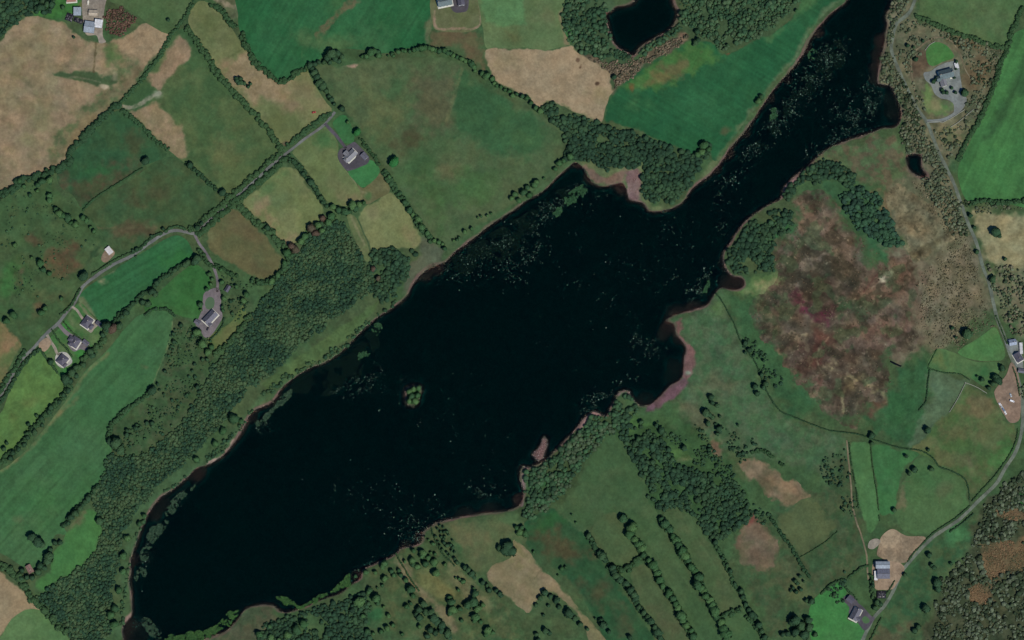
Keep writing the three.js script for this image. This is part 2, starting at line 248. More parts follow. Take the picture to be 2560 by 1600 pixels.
// ---------------------------------------------------------------- ground, one sheet to the horizon
const G_ = [62, 90, 54], STRAW = [146, 126, 95], MUD = [104, 84, 74], DARKMUD = [70, 48, 42];
const groundCovers = [
  // lakeside grass and rough ground west of the lake
  cover('408,756 440,756 475,790 512,835 500,868 465,928 435,988 385,1043 345,1075 300,1080 262,1062 262,1010 310,985 360,925 390,850', [58, 84, 50], 3, 3, 1, [68, 84, 54]),
  cover('617,906 655,876 705,838 755,806 780,788 820,766 880,720 893,712 885,735 860,762 815,802 770,832 740,857 690,884 650,914 630,922', [74, 98, 56], 2, 2),
  cover('240,1200 400,1120 470,1090 560,1010 600,950 640,925 600,985 520,1090 420,1160 340,1250 312,1330 312,1450 290,1500 270,1500 285,1380 300,1280', [64, 90, 56], 3, 4),
  cover('1000,560 1050,590 1040,625 1000,640 965,690 940,705 960,650 985,600', [80, 88, 66], 3, 4),
  // east shore meadows
  cover('1590,770 1615,750 1680,715 1700,690 1730,756 1755,812 1790,872 1815,935 1850,975 1930,1010 2000,1030 2005,1060 1990,1110 1960,1130 1900,1110 1840,1090 1760,1075 1700,1060 1640,1010 1600,960 1620,900 1625,830', [64, 94, 60], 4, 5, 1, [74, 94, 64]),
  cover([1655, 985, 40, 22, 40], [92, 92, 66], 10, 8, 0.8), cover([1700, 905, 30, 18, 20], [98, 98, 70], 8, 6, 0.7), cover([1690, 730, 22, 14, 30], [78, 108, 58], 8, 6),
  cover('1745,690 1790,655 1830,650 1870,650 1850,690 1800,690 1770,720', [80, 108, 60], 5, 6), cover([1808, 680, 28, 16, -20], [150, 140, 96], 8, 7, 0.9), cover([1850, 548, 30, 26, 0], [50, 96, 54], 8, 8),
  cover('1730,700 1790,720 1790,770 1840,830 1890,910 1940,980 1900,985 1830,930 1780,850 1740,760', [56, 90, 54], 5, 8), cover([1895, 955, 30, 40, 30], [52, 90, 54], 8, 8),
  cover('1880,380 1960,345 2060,325 2110,320 2140,360 2120,420 2090,440 2010,420 1960,390 1900,410', [78, 98, 62], 5, 8, 1, [92, 86, 62]), cover('1940,420 2020,440 2080,470 2060,580 2030,560 1980,490', [54, 88, 54], 6, 8), cover([2100, 480, 26, 20, 40], [112, 92, 66], 8, 8),
  cover('2050,560 2120,560 2130,600 2090,620 2060,600', [54, 96, 60], 5, 6),
  // pale scrubby ground by the road and the hilltop house
  cover('2095,-40 2170,-40 2160,40 2240,72 2330,104 2380,118 2360,170 2330,250 2270,360 2240,395 2290,540 2330,650 2350,720 2300,760 2250,820 2200,830 2170,790 2160,720 2165,640 2150,600 2100,520 2090,440 2140,420 2150,330 2130,290 2128,240 2075,195 2092,60', [88, 92, 66], 5, 5, 1, [106, 102, 76]),
  cover([2310, 170, 36, 24, -60], [96, 84, 60], 6, 8, 0.9), cover([2270, 100, 30, 14, 20], [100, 90, 62], 6, 6), cover([2170, 150, 16, 30, 0], [92, 76, 58], 6, 6, 0.9), cover([2110, 20, 14, 24, 0], [120, 116, 92], 5, 5), cover([2240, 320, 24, 20, 0], [124, 116, 84], 6, 7),
  cover('2200,290 2260,300 2300,290 2280,330 2240,360 2215,330', [98, 104, 68], 5, 6, 1, [120, 110, 78]),
  cover('2170,640 2230,590 2290,560 2310,640 2330,700 2290,730 2250,790 2200,800 2180,730', [116, 108, 84], 6, 6, 1, [98, 94, 70]),
  cover('2300,500 2419,500 2460,500 2460,640 2419,640 2340,640', [142, 134, 96], 5, 6, 1, [128, 122, 86]), cover('2330,640 2460,630 2460,800 2400,790 2350,720', [96, 106, 74], 6, 8, 1, [112, 108, 82]),
  cover('2130,870 2185,850 2200,880 2195,940 2190,990 2160,1040 2110,1030 2060,1020 2050,990 2100,940', [52, 90, 54], 5, 7), cover([2120, 970, 30, 45, 15], [48, 90, 52], 8, 9), cover([2075, 950, 16, 26, 10], [88, 68, 52], 6, 7),
  cover('2200,880 2290,900 2270,940 2225,1000 2170,1050 2150,1050 2180,1000 2195,930', [80, 102, 72], 4, 5),
  cover('2080,590 2150,590 2190,620 2190,720 2195,800 2150,850 2110,850 2140,780 2130,660', [104, 88, 70], 8, 10, 0.9, [112, 102, 80]),
  // south side
  cover('1990,1060 2010,1100 2030,1200 2050,1330 2010,1360 1960,1400 1900,1430 1880,1490 1830,1512 1780,1400 1750,1300 1760,1240 1850,1190 1950,1150', [58, 84, 52], 5, 6, 1, [70, 84, 54]),
  cover([1960, 1440, 20, 30, 20], [92, 90, 62], 8, 8, 0.7), cover([1890, 1400, 36, 30, 0], [84, 92, 56], 8, 8, 0.8), cover([1860, 1350, 40, 20, 20], [86, 88, 58], 8, 8, 0.7),
  cover('2080,1440 2130,1360 2210,1275 2290,1210 2330,1230 2280,1310 2210,1380 2190,1450 2180,1540 2060,1540', [54, 88, 54], 5, 6, 1, [66, 88, 54]), cover([2110, 1500, 40, 22, -20], [82, 78, 54], 8, 8, 0.9), cover([2260, 1260, 26, 22, -40], [62, 108, 64], 5, 5),
  cover('2330,1190 2460,1100 2460,1560 2180,1560 2200,1450 2250,1380 2290,1280', [56, 66, 44], 5, 6, 1, [72, 78, 54]),
  cover([2313, 1400, 30, 26, 10], [112, 90, 62], 5, 7), cover('2320,1280 2420,1275 2460,1290 2460,1340 2400,1350 2340,1380 2310,1350', [112, 92, 64], 5, 8, 1, [96, 84, 58]), cover('2345,1215 2380,1200 2440,1210 2440,1235 2380,1225', [108, 88, 62], 4, 6), cover('2395,1180 2440,1130 2440,1215 2410,1205', [52, 112, 56], 3, 3),
  cover('1030,1245 1060,1300 1110,1370 1180,1420 1250,1512 940,1512 900,1400 880,1350 940,1300', [64, 86, 52], 4, 6, 1, [78, 90, 56]), cover('1060,1330 1110,1380 1150,1420 1120,1420 1060,1370', [108, 106, 70], 4, 5, 0.8), cover([1030, 1385, 30, 20, 30], [102, 104, 62], 8, 7, 0.9), cover([965, 1355, 8, 24, -30], [128, 114, 84], 4, 5, 0.8), cover('960,1370 1000,1390 1060,1450 1090,1490 1070,1490 1020,1430 965,1385', [120, 108, 78], 4, 4, 0.9), cover([1060, 1395, 24, 10, 20], [104, 104, 62], 6, 5), cover([1130, 1420, 40, 14, 35], [112, 108, 72], 6, 5, 0.8), cover([880, 1455, 30, 16, -10], [46, 88, 52], 6, 6),
  cover([640, 1470, 24, 18, 0], [96, 84, 64], 6, 6, 0.8), cover('575,1450 640,1432 660,1470 640,1512 480,1540 500,1510', [66, 82, 56], 4, 6, 1, [80, 84, 60]),
  cover('1375,385 1400,380 1440,405 1500,380 1520,380 1520,450 1540,485 1590,488 1640,440 1680,385 1700,372 1690,395 1640,448 1600,490 1540,498 1515,480 1480,430 1430,438 1395,420', [92, 106, 68], 3, 3),
  cover('1225,1190 1300,1120 1360,1050 1420,990 1470,1000 1430,1060 1380,1150 1300,1210 1240,1250', [60, 80, 48], 4, 5), cover([1270, 1140, 20, 12, 0], [40, 88, 46], 5, 5), cover([1555, 985, 50, 30, -40], [62, 92, 54], 6, 6), cover([1500, 1010, 40, 30, 0], [66, 100, 52], 6, 6),
  cover('1450,1010 1620,1000 1700,1050 1760,1180 1720,1260 1600,1180 1540,1200 1480,1080', [54, 84, 48], 6, 8), cover([1620, 1082, 14, 8, 20], [104, 108, 70], 4, 5), cover([1695, 1060, 8, 22, -20], [110, 92, 70], 4, 5), cover([1590, 1070, 30, 22, 0], [66, 98, 52], 6, 7),
  // north: scrub round the pond and the wood beyond
  cover('1335,-40 1420,-40 1450,10 1445,60 1480,130 1520,150 1600,80 1640,-40 1900,-40 1890,20 1810,85 1740,120 1690,105 1640,92 1600,110 1530,150 1480,190 1447,215 1425,165 1370,130 1345,100 1325,40', [62, 84, 54], 3, 4),
  cover('1380,130 1420,140 1470,150 1520,140 1590,90 1630,85 1600,112 1530,152 1490,182 1450,212 1440,180 1415,155', [112, 98, 76], 3, 5, 1, [86, 80, 62]), cover([1610, 85, 16, 12, 0], [118, 96, 76], 4, 5), cover([1470, 55, 14, 50, -25], [84, 108, 72], 5, 6, 0.9), cover([1345, 75, 10, 30, -20], [46, 98, 50], 4, 5),
  cover('100,-30 210,-30 200,20 160,52 120,46 85,36', [56, 106, 50], 4, 4), cover([195, 10, 12, 14, 0], [96, 98, 56], 4, 4),
  cover('470,-30 565,-30 562,40 548,45 520,15', [86, 94, 64], 2, 2), line('480,-20 520,4 562,22', 4.5, [132, 122, 98]),
  // exposed mud and stones round the shore
  cover('1480,410 1505,402 1515,420 1505,450 1512,470 1525,490 1490,478 1482,455 1478,430', [132, 106, 98], 2, 3, 1, [112, 86, 82]), cover('1375,393 1395,418 1410,432 1445,432 1470,425 1480,405 1470,402 1440,418 1405,412 1385,392', [112, 92, 76], 2, 3),
  cover('1527,970 1535,952 1565,930 1590,905 1620,892 1625,905 1600,935 1570,955 1545,970', [110, 82, 88], 2, 2, 1, [98, 76, 76]), cover('1593,756 1612,750 1612,790 1632,820 1640,860 1622,895 1612,885 1612,830 1592,785', [120, 88, 82], 2, 3), cover([1625, 880, 8, 6, 0], [126, 134, 112], 2, 2),
  cover('490,1092 520,1075 555,1035 578,990 585,1000 560,1055 525,1088 495,1104', [140, 118, 104], 1.5, 2), cover('1840,472 1850,440 1872,415 1900,392 1905,398 1880,422 1862,448 1850,470', [140, 108, 104], 1.5, 2),
  cover('1380,986 1407,966 1425,978 1400,990 1370,1010 1345,1030 1350,1020', [134, 106, 100], 1.5, 2), cover('1455,930 1475,916 1492,924 1500,945 1488,940 1478,928 1460,936', [128, 106, 96], 1.5, 2), cover('1228,1134 1236,1096 1252,1100 1246,1130 1242,1165 1232,1195 1226,1185', [126, 104, 98], 1.5, 2),
  cover('1255,1070 1290,1024 1300,1036 1290,1075 1272,1095 1255,1085', [112, 84, 80], 1, 1, 1, [92, 70, 66]), cover('952,905 1005,905 1000,965 950,965', [48, 84, 42], 1, 1),
  cover('285,1470 310,1445 316,1430 310,1395 318,1395 322,1440 312,1465 296,1490', [132, 108, 98], 2, 2),
];
const groundBase = lookOf(G_, [70, 86, 54], { m: 0.9, scale: 30, grain: 0.12, tint: 0.12, seed: 12 }, groundCovers);
const stripe = (x, z) => 1.5 + 3.2 * fbm(x * 0.02, z * 0.02, 33) + 1.4 * fbm(x * 0.11, z * 0.11, 35);   // width of the bare stony margin
function groundLook(x, z, out) {
  groundBase(x, z, out);
  const d = shoreDist(x, z), w = Math.max(0.4, stripe(x, z));
  if (d < w + 2) {
    const k = 1 - smooth(w - 0.8, w + 1.4, d), f = 1 + 0.18 * fbm(x / 1.3, z / 1.3, 8, 2) + 0.1 * fbm(x / 6, z / 6, 18);
    const bed = smooth(0.2, -0.8, d), silt = d > -1 ? 0 : smooth(1.3, 2.3, -heightAt(x, z) + 0.9 * fbm(x / 9, z / 9, 15)), q = [0, 1, 2].map((i) => { const peat = [80, 44, 35][i] + ([62, 80, 74][i] - [80, 44, 35][i]) * silt; return MUD[i] + (peat - MUD[i]) * bed; });
    const bare = bed > 0.5 ? 1 : k * (0.65 + 0.5 * smooth(-0.2, 0.3, fbm(x / 30, z / 30, 77)));
    for (let c = 0; c < 3; c++) out[c] += (q[c] * f - out[c]) * sat(bare);
  }
}
{
  const pos = [], uv = [], idx = [], nor = [];
  for (let j = 0; j < NZ; j++) for (let i = 0; i < NX; i++) { pos.push(XS[i], HGT[j * NX + i], ZS[j]); uv.push((XS[i] - GX0) / (GX1 - GX0), (ZS[j] - GZ0) / (GZ1 - GZ0)); const n = i > 4 && i < NX - 5 && j > 4 && j < NZ - 5 ? slope(XS[i], ZS[j]) : [0, 1, 0]; nor.push(...n); }
  for (let j = 0; j < NZ - 1; j++) for (let i = 0; i < NX - 1; i++) { const a = j * NX + i, b = a + 1, c = a + NX, d = c + 1; idx.push(a, c, b, b, c, d); }
  const g = new THREE.BufferGeometry();
  g.setAttribute('position', new THREE.Float32BufferAttribute(pos, 3)); g.setAttribute('normal', new THREE.Float32BufferAttribute(nor, 3)); g.setAttribute('uv', new THREE.Float32BufferAttribute(uv, 2)); g.setIndex(idx);
  tag(top(new THREE.Mesh(g, new THREE.MeshPhysicalMaterial({ specularIntensity: 0.1, map: paint([GX0, GZ0, GX1, GZ1], 2048, 1424, groundLook), roughness: 0.95 })), 'ground'), 'grassy ground with bare stony lake margins', null, null, 'structure');
}
// ---------------------------------------------------------------- water: peat-brown, its bed showing only where it is shallow
const waterMat = new THREE.MeshPhysicalMaterial({ color: 0xffffff, roughness: 0.06, metalness: 0, transmission: 1, thickness: 3, ior: 1.333, attenuationColor: new THREE.Color().setRGB(0.36, 0.7, 0.68), attenuationDistance: 1 });
function waterBody(name, label, p) {
  const wide = [];                              // the sheet runs on a little under the banks
  for (let i = 0; i < p.length; i++) { const a = p[(i + p.length - 1) % p.length], b = p[(i + 1) % p.length], l = Math.hypot(b[0] - a[0], b[1] - a[1]) || 1; wide.push([(b[1] - a[1]) / l, -(b[0] - a[0]) / l]); }
  const cw = THREE.ShapeUtils.area(p.map(([x, z]) => new THREE.Vector2(x, z))) > 0 ? 1 : -1;
  const out = p.map(([x, z], i) => new THREE.Vector2(x + wide[i][0] * cw * 3.5, z + wide[i][1] * cw * 3.5));
  const g = new THREE.ExtrudeGeometry(new THREE.Shape(out.map((v) => new THREE.Vector2(v.x, -v.y))), { depth: 9, bevelEnabled: false });
  g.rotateX(-Math.PI / 2); g.translate(0, -9, 0);
  return tag(top(new THREE.Mesh(g, waterMat), name), label, null, null, 'structure');
}
waterBody('lake', 'long dark peaty lake running across the whole picture', LAKE);
waterBody('pond', 'dark square-sided pond among trees at the top', POND);
waterBody('pool', 'small dark pool in pale scrub beside the road', POOL);

// ---------------------------------------------------------------- fields
let seedNo = 100;
function field(label, outline, base, other, o = {}, covers = [], name = 'field') { land(name, label, curve(poly(outline), true, 4), 0.05 + 0.003 * (seedNo - 100), lookOf(base, other, { seed: seedNo++, ...o }, covers), 0.95, 0.62, 'structure', o.rag ?? (o.blend ? 2 : 0.8), o.blend || 0); }
const DRY = [138, 120, 90], OLIVE = [92, 102, 62];
field('large dry straw-coloured field at the upper left', '-70,130 0,97 20,72 45,50 60,42 82,38 115,46 150,53 172,72 195,90 228,98 250,100 262,100 266,93 290,90 340,56 352,57 402,82 395,105 355,150 330,190 300,225 276,243 257,270 225,297 207,317 180,345 165,362 158,387 105,413 75,423 50,430 40,443 0,463 -70,500', [142, 122, 93], [128, 116, 84], { blend: 4, m: 0.9, scale: 14, tint: 0.1 }, [
  cover('255,95 290,95 300,130 345,155 300,215 280,240 230,285 180,345 165,360 120,390 130,330 160,300 200,250 240,230 262,200 262,150', [88, 100, 64], 6, 7, 1, [112, 106, 74]), cover('266,93 290,90 340,56 352,57 402,82 395,105 355,148 345,152 300,132 275,112', STRAW, 3, 3), cover('310,168 332,166 320,195 300,220 285,215', [116, 104, 74], 4, 4), cover('190,270 250,245 255,262 215,300 175,345 150,360', [122, 108, 76], 5, 6, 0.9),
  cover('130,178 150,170 200,171 235,175 270,180 275,195 255,205 230,203 200,195 150,188', [66, 86, 54], 2, 3), cover([249, 207, 12, 6, 5], [172, 156, 126], 1.5, 1.5), cover([272, 180, 6, 9, 10], [136, 130, 100], 2, 2, 0.8), line('170,183 200,187 238,196', 1.6, [122, 118, 92], 0.6),
  line('228,100 225,140 222,172', 2.2, [92, 82, 54], 0.9), cover('150,53 200,60 240,95 200,96 175,78', [90, 102, 60], 4, 4), cover([265, 125, 14, 20, 0], [76, 104, 58], 5, 4), line('5,170 60,190 110,280 60,240 30,260', 5, [116, 112, 76], 0.5, 2), line('210,100 180,130 170,150', 4, [112, 110, 76], 0.5, 2), cover([90, 300, 20, 60, 40], [112, 110, 74], 10, 8, 0.6), cover([30, 200, 20, 40, 20], [118, 110, 76], 10, 8, 0.5), cover([80, 110, 50, 30, 0], [122, 112, 78], 12, 8, 0.6),
]);
field('green field along the top beside the farmyard', '258,-40 480,-40 466,0 450,17 424,56 404,82 345,54 325,38 282,12 262,5', [72, 98, 58], [82, 100, 62], { m: 0.7 });
field('green and brown field with two straw tongues, west of the lane', '287,250 355,165 402,92 440,66 462,95 500,150 537,200 575,243 605,275 642,320 668,350 600,412 545,464 520,453 492,433 467,408 445,393 400,357 362,327 337,300', [64, 92, 54], [82, 98, 58], { m: 0.9, scale: 26, tint: 0.08 }, [
  cover('425,87 445,95 454,112 447,132 425,162 400,190 375,210 360,207 347,192 352,177 375,167 385,150 400,120', [142, 120, 92], 2.5, 3, 1, [130, 112, 84]), cover('305,260 335,255 370,237 390,255 412,280 430,307 437,332 439,370 430,375 400,355 375,332 345,307 315,280', [140, 120, 90], 2.5, 3, 1, [128, 114, 82]),
  cover('285,250 300,244 330,200 345,180 352,210 375,222 350,240 320,256 300,262', [58, 88, 52], 4, 4), line('272,240 290,252 325,252 350,235 378,222', 4, [142, 134, 112], 0.85), cover([372, 224, 7, 6, 0], [136, 138, 114], 3, 3, 0.8), cover([560, 420, 40, 50, 45], [92, 104, 60], 14, 10, 0.7), cover([470, 280, 30, 60, -40], [72, 94, 54], 14, 10, 0.6), cover([520, 370, 24, 40, 30], [96, 98, 60], 12, 10, 0.5), cover('420,75 440,66 460,92 470,140 455,110 445,92', [54, 84, 50], 4, 4),
]);
field('long strip field turning from olive to straw above the lane', '445,48 470,4 505,15 540,58 575,110 600,140 632,175 664,198 690,190 722,165 735,185 750,212 770,242 785,262 765,277 720,310 682,346 668,342 605,268 540,195 500,140 458,80', [108, 114, 72], [96, 106, 64], { m: 0.8, scale: 18 }, [
  cover('525,145 560,132 590,125 640,180 668,200 690,195 720,200 760,240 700,240 640,235 600,250 560,205 530,175', [140, 122, 90], 6, 6, 1, [128, 112, 80]), cover([490, 62, 18, 20, 30], [84, 96, 56], 10, 7, 0.9), cover([660, 290, 36, 28, 30], [92, 102, 60], 10, 8, 0.9), cover('650,235 720,180 735,190 780,262 700,265', [116, 112, 74], 6, 7, 0.8), cover([672, 345, 10, 8, 0], [96, 84, 66], 4, 3), cover([680, 248, 16, 10, 0], [134, 112, 84], 6, 5, 0.7), line('540,138 562,125 575,118', 1.6, [84, 92, 54], 0.6),
]);
field('deep green field across the top of the picture', '562,-40 1022,-40 1020,60 1012,105 960,117 900,128 870,122 800,118 745,148 705,172 680,188 660,193 630,172 605,148 580,105 566,75 563,40', [38, 92, 52], [48, 98, 58], { m: 0.8, scale: 40, along: 120, streak: 0.06 }, [
  line('850,-10 810,27 768,66 752,82', 8, [100, 92, 64], 0.9, 2), cover([740, 96, 40, 10, 10], [80, 102, 62], 8, 6, 0.7), cover([790, 110, 50, 16, -5], [76, 104, 62], 8, 6, 0.8), cover([880, 90, 40, 30, 0], [62, 102, 62], 16, 10, 0.6), cover([790, 10, 20, 14, -40], [62, 102, 58], 8, 6, 0.7), cover('1005,60 1025,20 1022,100 1005,112', [98, 100, 70], 3, 3, 0.8),
]);
field('brownish rough plot below the farmhouse at the top', '1018,76 1130,72 1140,100 1150,140 1145,168 1100,142 1060,122 1015,108', [88, 88, 58], [98, 86, 60], { blend: 9, m: 0.9, scale: 12 }, [cover([1080, 128, 20, 14, 20], [64, 96, 58], 6, 5, 0.8)]);
field('olive lawn round the farmhouse at the top', '1026,-40 1132,-40 1132,66 1030,72 1022,60', [98, 102, 68], [88, 98, 60], { m: 0.8, scale: 14 }, [line('1027,28 1031,67 1080,68 1130,64 1130,-20', 2.2, [148, 122, 100], 0.9)], 'lawn');
field('light green field beside the wooded pond', '1134,-40 1335,-40 1331,20 1325,40 1335,80 1347,106 1325,112 1275,121 1247,113 1210,116 1150,116 1142,75 1136,40', [92, 112, 70], [82, 106, 64], { m: 0.8, scale: 24 }, [cover('1134,-40 1240,-40 1242,58 1190,60 1145,55', [84, 122, 74], 3, 3), cover('1320,40 1330,20 1337,40 1342,85 1350,110 1330,112 1328,75', [128, 114, 84], 3, 3, 0.9), cover([1290, 40, 24, 26, 0], [98, 104, 68], 8, 6, 0.7), cover([1218, 85, 20, 16, 0], [90, 96, 58], 8, 7, 0.7)]);
field('pale straw field south of the pond', '1147,118 1210,117 1247,113 1275,122 1325,112 1350,107 1370,127 1405,147 1427,162 1440,175 1445,200 1447,213 1435,250 1423,291 1397,286 1372,268 1350,262 1330,250 1292,242 1282,252 1265,252 1252,232 1225,220 1200,210 1172,195 1155,165', [152, 132, 101], [140, 122, 92], { blend: 3, m: 0.7, scale: 16 }, [cover('1330,248 1350,258 1395,280 1400,290 1340,265', [98, 106, 70], 3, 3), cover([1190, 140, 30, 18, 20], [132, 120, 86], 8, 6, 0.6), cover([1370, 160, 3, 5, 20], [90, 70, 52], 1, 1.5), cover([1410, 198, 3, 2.5, 0], [84, 66, 50], 1, 1.5), cover([1365, 143, 3, 3, 0], [104, 84, 64], 1, 1.5), cover([1425, 225, 20, 14, 0], [132, 122, 84], 8, 7, 0.6)]);
field('deep green field sloping to the north channel', '1447,215 1460,207 1480,187 1505,172 1535,150 1560,132 1597,112 1622,97 1660,95 1690,105 1705,128 1740,120 1790,90 1814,85 1850,60 1880,25 1908,-30 1996,-30 1990,0 1966,18 1930,56 1903,95 1884,138 1852,172 1818,212 1800,235 1775,270 1745,312 1712,352 1694,382 1680,370 1670,345 1650,358 1630,365 1600,350 1550,330 1510,312 1480,300 1445,292 1425,290', [36, 88, 52], [44, 94, 56], { blend: 4, m: 0.8, scale: 40, along: 30, streak: 0.06 }, [
  cover('1470,205 1500,178 1540,150 1600,112 1640,98 1690,108 1706,130 1660,160 1600,185 1540,205 1490,215', [62, 106, 52], 6, 8, 1, [70, 108, 54]), cover([1605, 157, 26, 15, -15], [104, 96, 62], 7, 8, 0.8), cover([1552, 184, 16, 9, -10], [112, 98, 60], 6, 6, 0.8), cover([1494, 215, 5, 10, -10], [104, 82, 46], 2, 3, 0.9), cover([1500, 240, 30, 14, -20], [62, 104, 60], 10, 8, 0.7), cover([1640, 250, 60, 36, -20], [46, 100, 60], 20, 12, 0.5), cover([1716, 124, 6, 5, 0], [112, 60, 42], 2, 2), cover('1985,0 1966,20 1930,58 1905,95 1884,138 1818,212 1745,312 1694,382 1690,370 1740,305 1810,208 1870,140 1910,70 1950,20', [92, 106, 72], 3, 3, 0.8), cover('1905,-20 1950,-20 1880,50 1820,95 1814,85 1860,55', [72, 108, 62], 6, 6, 0.7), cover([1715, 312, 10, 8, 0], [84, 86, 56], 4, 4, 0.8),
]);
field('broad mottled pasture running down to the lake shore', '735,165 765,152 805,158 850,146 900,140 960,138 1025,135 1070,145 1100,160 1135,195 1165,213 1210,240 1260,262 1300,288 1330,318 1336,348 1322,372 1296,420 1262,448 1212,484 1150,524 1068,588 1040,588 1010,552 985,512 962,475 940,445 920,412 890,366 852,315 835,290 803,256 788,244', [66, 92, 56], [78, 94, 60], { blend: 5, m: 0.9, scale: 30, tint: 0.09 }, [
  cover([860, 195, 60, 34, 10], [90, 100, 64], 14, 10, 0.8), cover('985,180 1070,175 1090,200 1060,290 1000,300 960,260 980,220', [90, 90, 62], 12, 10, 0.85, [82, 84, 58]), cover([962, 330, 30, 22, -20], [74, 74, 48], 8, 7, 0.9), cover([905, 260, 40, 60, 30], [92, 98, 60], 16, 10, 0.8), cover('1090,165 1140,200 1220,250 1300,300 1280,360 1180,370 1080,320 1058,285', [52, 90, 54], 10, 8, 0.9), line('1093,160 1075,220 1055,285', 3.5, [106, 108, 70], 0.6, 1.5), cover([1050, 410, 36, 22, 0], [98, 98, 64], 12, 9, 0.7), cover([1010, 440, 36, 70, -25], [60, 92, 50], 14, 10, 0.7), cover([980, 395, 24, 20, 0], [58, 88, 52], 10, 8, 0.8), cover([1120, 440, 50, 30, -20], [64, 98, 52], 14, 10, 0.7), cover([1240, 330, 40, 20, 30], [64, 94, 54], 14, 10, 0.6), cover([935, 205, 18, 26, 0], [60, 92, 54], 10, 8, 0.7), cover([823, 150, 20, 9, 0], [168, 136, 112], 2, 3), cover([820, 151, 9, 3, 0], [150, 104, 88], 1.5, 2, 0.8),
]);
field('pale olive paddock west of the lone bungalow', '690,362 760,302 776,303 792,326 800,345 798,376 818,404 845,440 858,470 838,484 800,486 778,480 755,450 735,418 715,390 700,372', [98, 112, 68], [90, 106, 62], { m: 0.8, scale: 20 }, [cover([772, 330, 20, 20, 0], [62, 102, 56], 8, 6, 0.8), cover([840, 470, 24, 10, 10], [122, 112, 80], 6, 5, 0.8), cover([800, 450, 30, 20, 40], [106, 110, 70], 10, 7, 0.7), line('800,376 820,405 845,438', 1.5, [126, 124, 92], 0.8)]);
field('pale green and straw field below the lane hedge', '667,396 690,394 712,415 732,445 752,470 768,500 756,518 730,535 717,558 677,582 642,555 630,535 605,518 570,490 575,475 605,450 640,418', [112, 118, 74], [98, 112, 66], { blend: 3, m: 0.8, scale: 22 }, [cover('610,500 630,470 640,500 660,560 690,570 677,582 642,556', [138, 118, 86], 8, 8, 0.9), cover([640, 440, 26, 16, -40], [82, 112, 66], 8, 7, 0.8), cover([670, 470, 26, 22, 0], [90, 108, 68], 10, 8, 0.6)]);
field('small brownish olive field beside the lane fork', '487,560 500,535 535,506 551,492 578,512 622,552 656,592 670,604 660,640 630,661 600,655 545,626 510,605 492,585', [88, 92, 58], [98, 94, 60], { blend: 4, m: 0.9, scale: 18 }, [cover([580, 540, 40, 20, 40], [94, 84, 56], 10, 8, 0.7), cover([620, 640, 20, 12, 20], [82, 76, 50], 8, 7, 0.7), cover([500, 560, 14, 14, 0], [98, 102, 66], 6, 5, 0.8)]);
field('rough green and brown field above the lane bend', '197,500 215,482 250,462 290,438 330,412 347,398 400,372 432,386 470,418 532,468 520,490 475,530 445,548 412,540 385,550 345,575 305,604 275,600 255,575 235,545 215,520', [58, 86, 52], [68, 84, 50], { m: 0.9, scale: 18, tint: 0.1 }, [cover([320, 545, 60, 12, 5], [88, 74, 52], 8, 8, 0.8), cover([380, 460, 60, 20, -10], [74, 74, 48], 12, 10, 0.7), cover([260, 590, 30, 20, 0], [66, 82, 50], 8, 8, 0.7), line('230,540 270,540 370,538', 2.5, [98, 92, 62], 0.5, 1.5), cover([440, 480, 40, 40, 0], [66, 90, 52], 16, 10, 0.6)]);
field('dark green and russet field below the straw field', '290,262 335,302 390,360 396,368 342,394 290,428 240,458 197,494 176,466 142,440 136,412 165,387 172,366 215,318 258,274', [48, 84, 52], [56, 84, 50], { m: 0.9, scale: 18, tint: 0.1 }, [cover('200,430 260,400 330,380 345,392 290,425 230,460 190,490 165,460', [82, 72, 50], 10, 10, 0.85, [70, 76, 48]), cover([155, 440, 12, 20, 20], [84, 72, 52], 6, 6, 0.8), cover([225, 405, 26, 14, -10], [44, 92, 50], 10, 8, 0.8), cover([320, 340, 20, 18, 0], [72, 76, 48], 10, 8, 0.7)]);
field('scrubby rough grazing at the far left', '-70,505 0,467 40,447 62,432 105,420 135,445 178,482 205,512 235,560 262,592 268,604 240,603 214,614 208,650 196,675 176,715 150,742 120,772 92,806 60,830 50,812 40,770 0,745 -70,740', [62, 88, 52], [70, 90, 54], { blend: 6, m: 0.9, scale: 16, tint: 0.12 }, [cover('105,600 140,580 178,582 182,640 150,655 110,640', [94, 74, 52], 8, 8, 0.9, [84, 78, 52]), cover([85, 575, 16, 14, 0], [86, 76, 54], 6, 6, 0.8), cover([28, 660, 16, 36, 20], [54, 100, 50], 12, 8, 0.9), cover([92, 730, 10, 10, 0], [92, 76, 54], 5, 5, 0.8), cover([50, 650, 6, 16, 10], [90, 74, 56], 4, 4, 0.7), cover([60, 480, 60, 24, -20], [58, 92, 54], 12, 10, 0.7), cover([125, 700, 20, 14, 0], [84, 88, 54], 8, 7, 0.7), cover('214,614 220,600 236,580 250,575 240,590 226,615 222,640 210,640', [48, 74, 46], 3, 3), cover([240, 600, 12, 20, 20], [82, 104, 66], 4, 4)]);
field('bright green field below the lane', '187,712 200,685 237,660 312,612 350,590 390,566 422,557 442,570 456,596 456,618 425,632 390,655 365,680 340,697 312,722 287,740 272,762 240,780 236,762 215,740', [44, 96, 54], [50, 98, 58], { m: 0.7, scale: 30, along: -30, streak: 0.06 }, [cover([239, 665, 9, 7, 0], [136, 124, 92], 3, 3), cover([262, 640, 10, 5, -30], [110, 112, 78], 3, 3, 0.8), cover('185,705 195,705 225,745 240,765 228,768 200,735', [106, 112, 76], 2, 2, 0.8), cover([420, 615, 30, 16, -20], [48, 104, 48], 10, 7, 0.6)]);
field('green paddock enclosed by tree hedges', '375,692 430,642 462,626 492,650 496,690 480,720 472,750 430,748 402,738 372,733 348,742 342,720', [50, 98, 48], [58, 100, 52], { m: 0.8, scale: 22, tint: 0.08 });
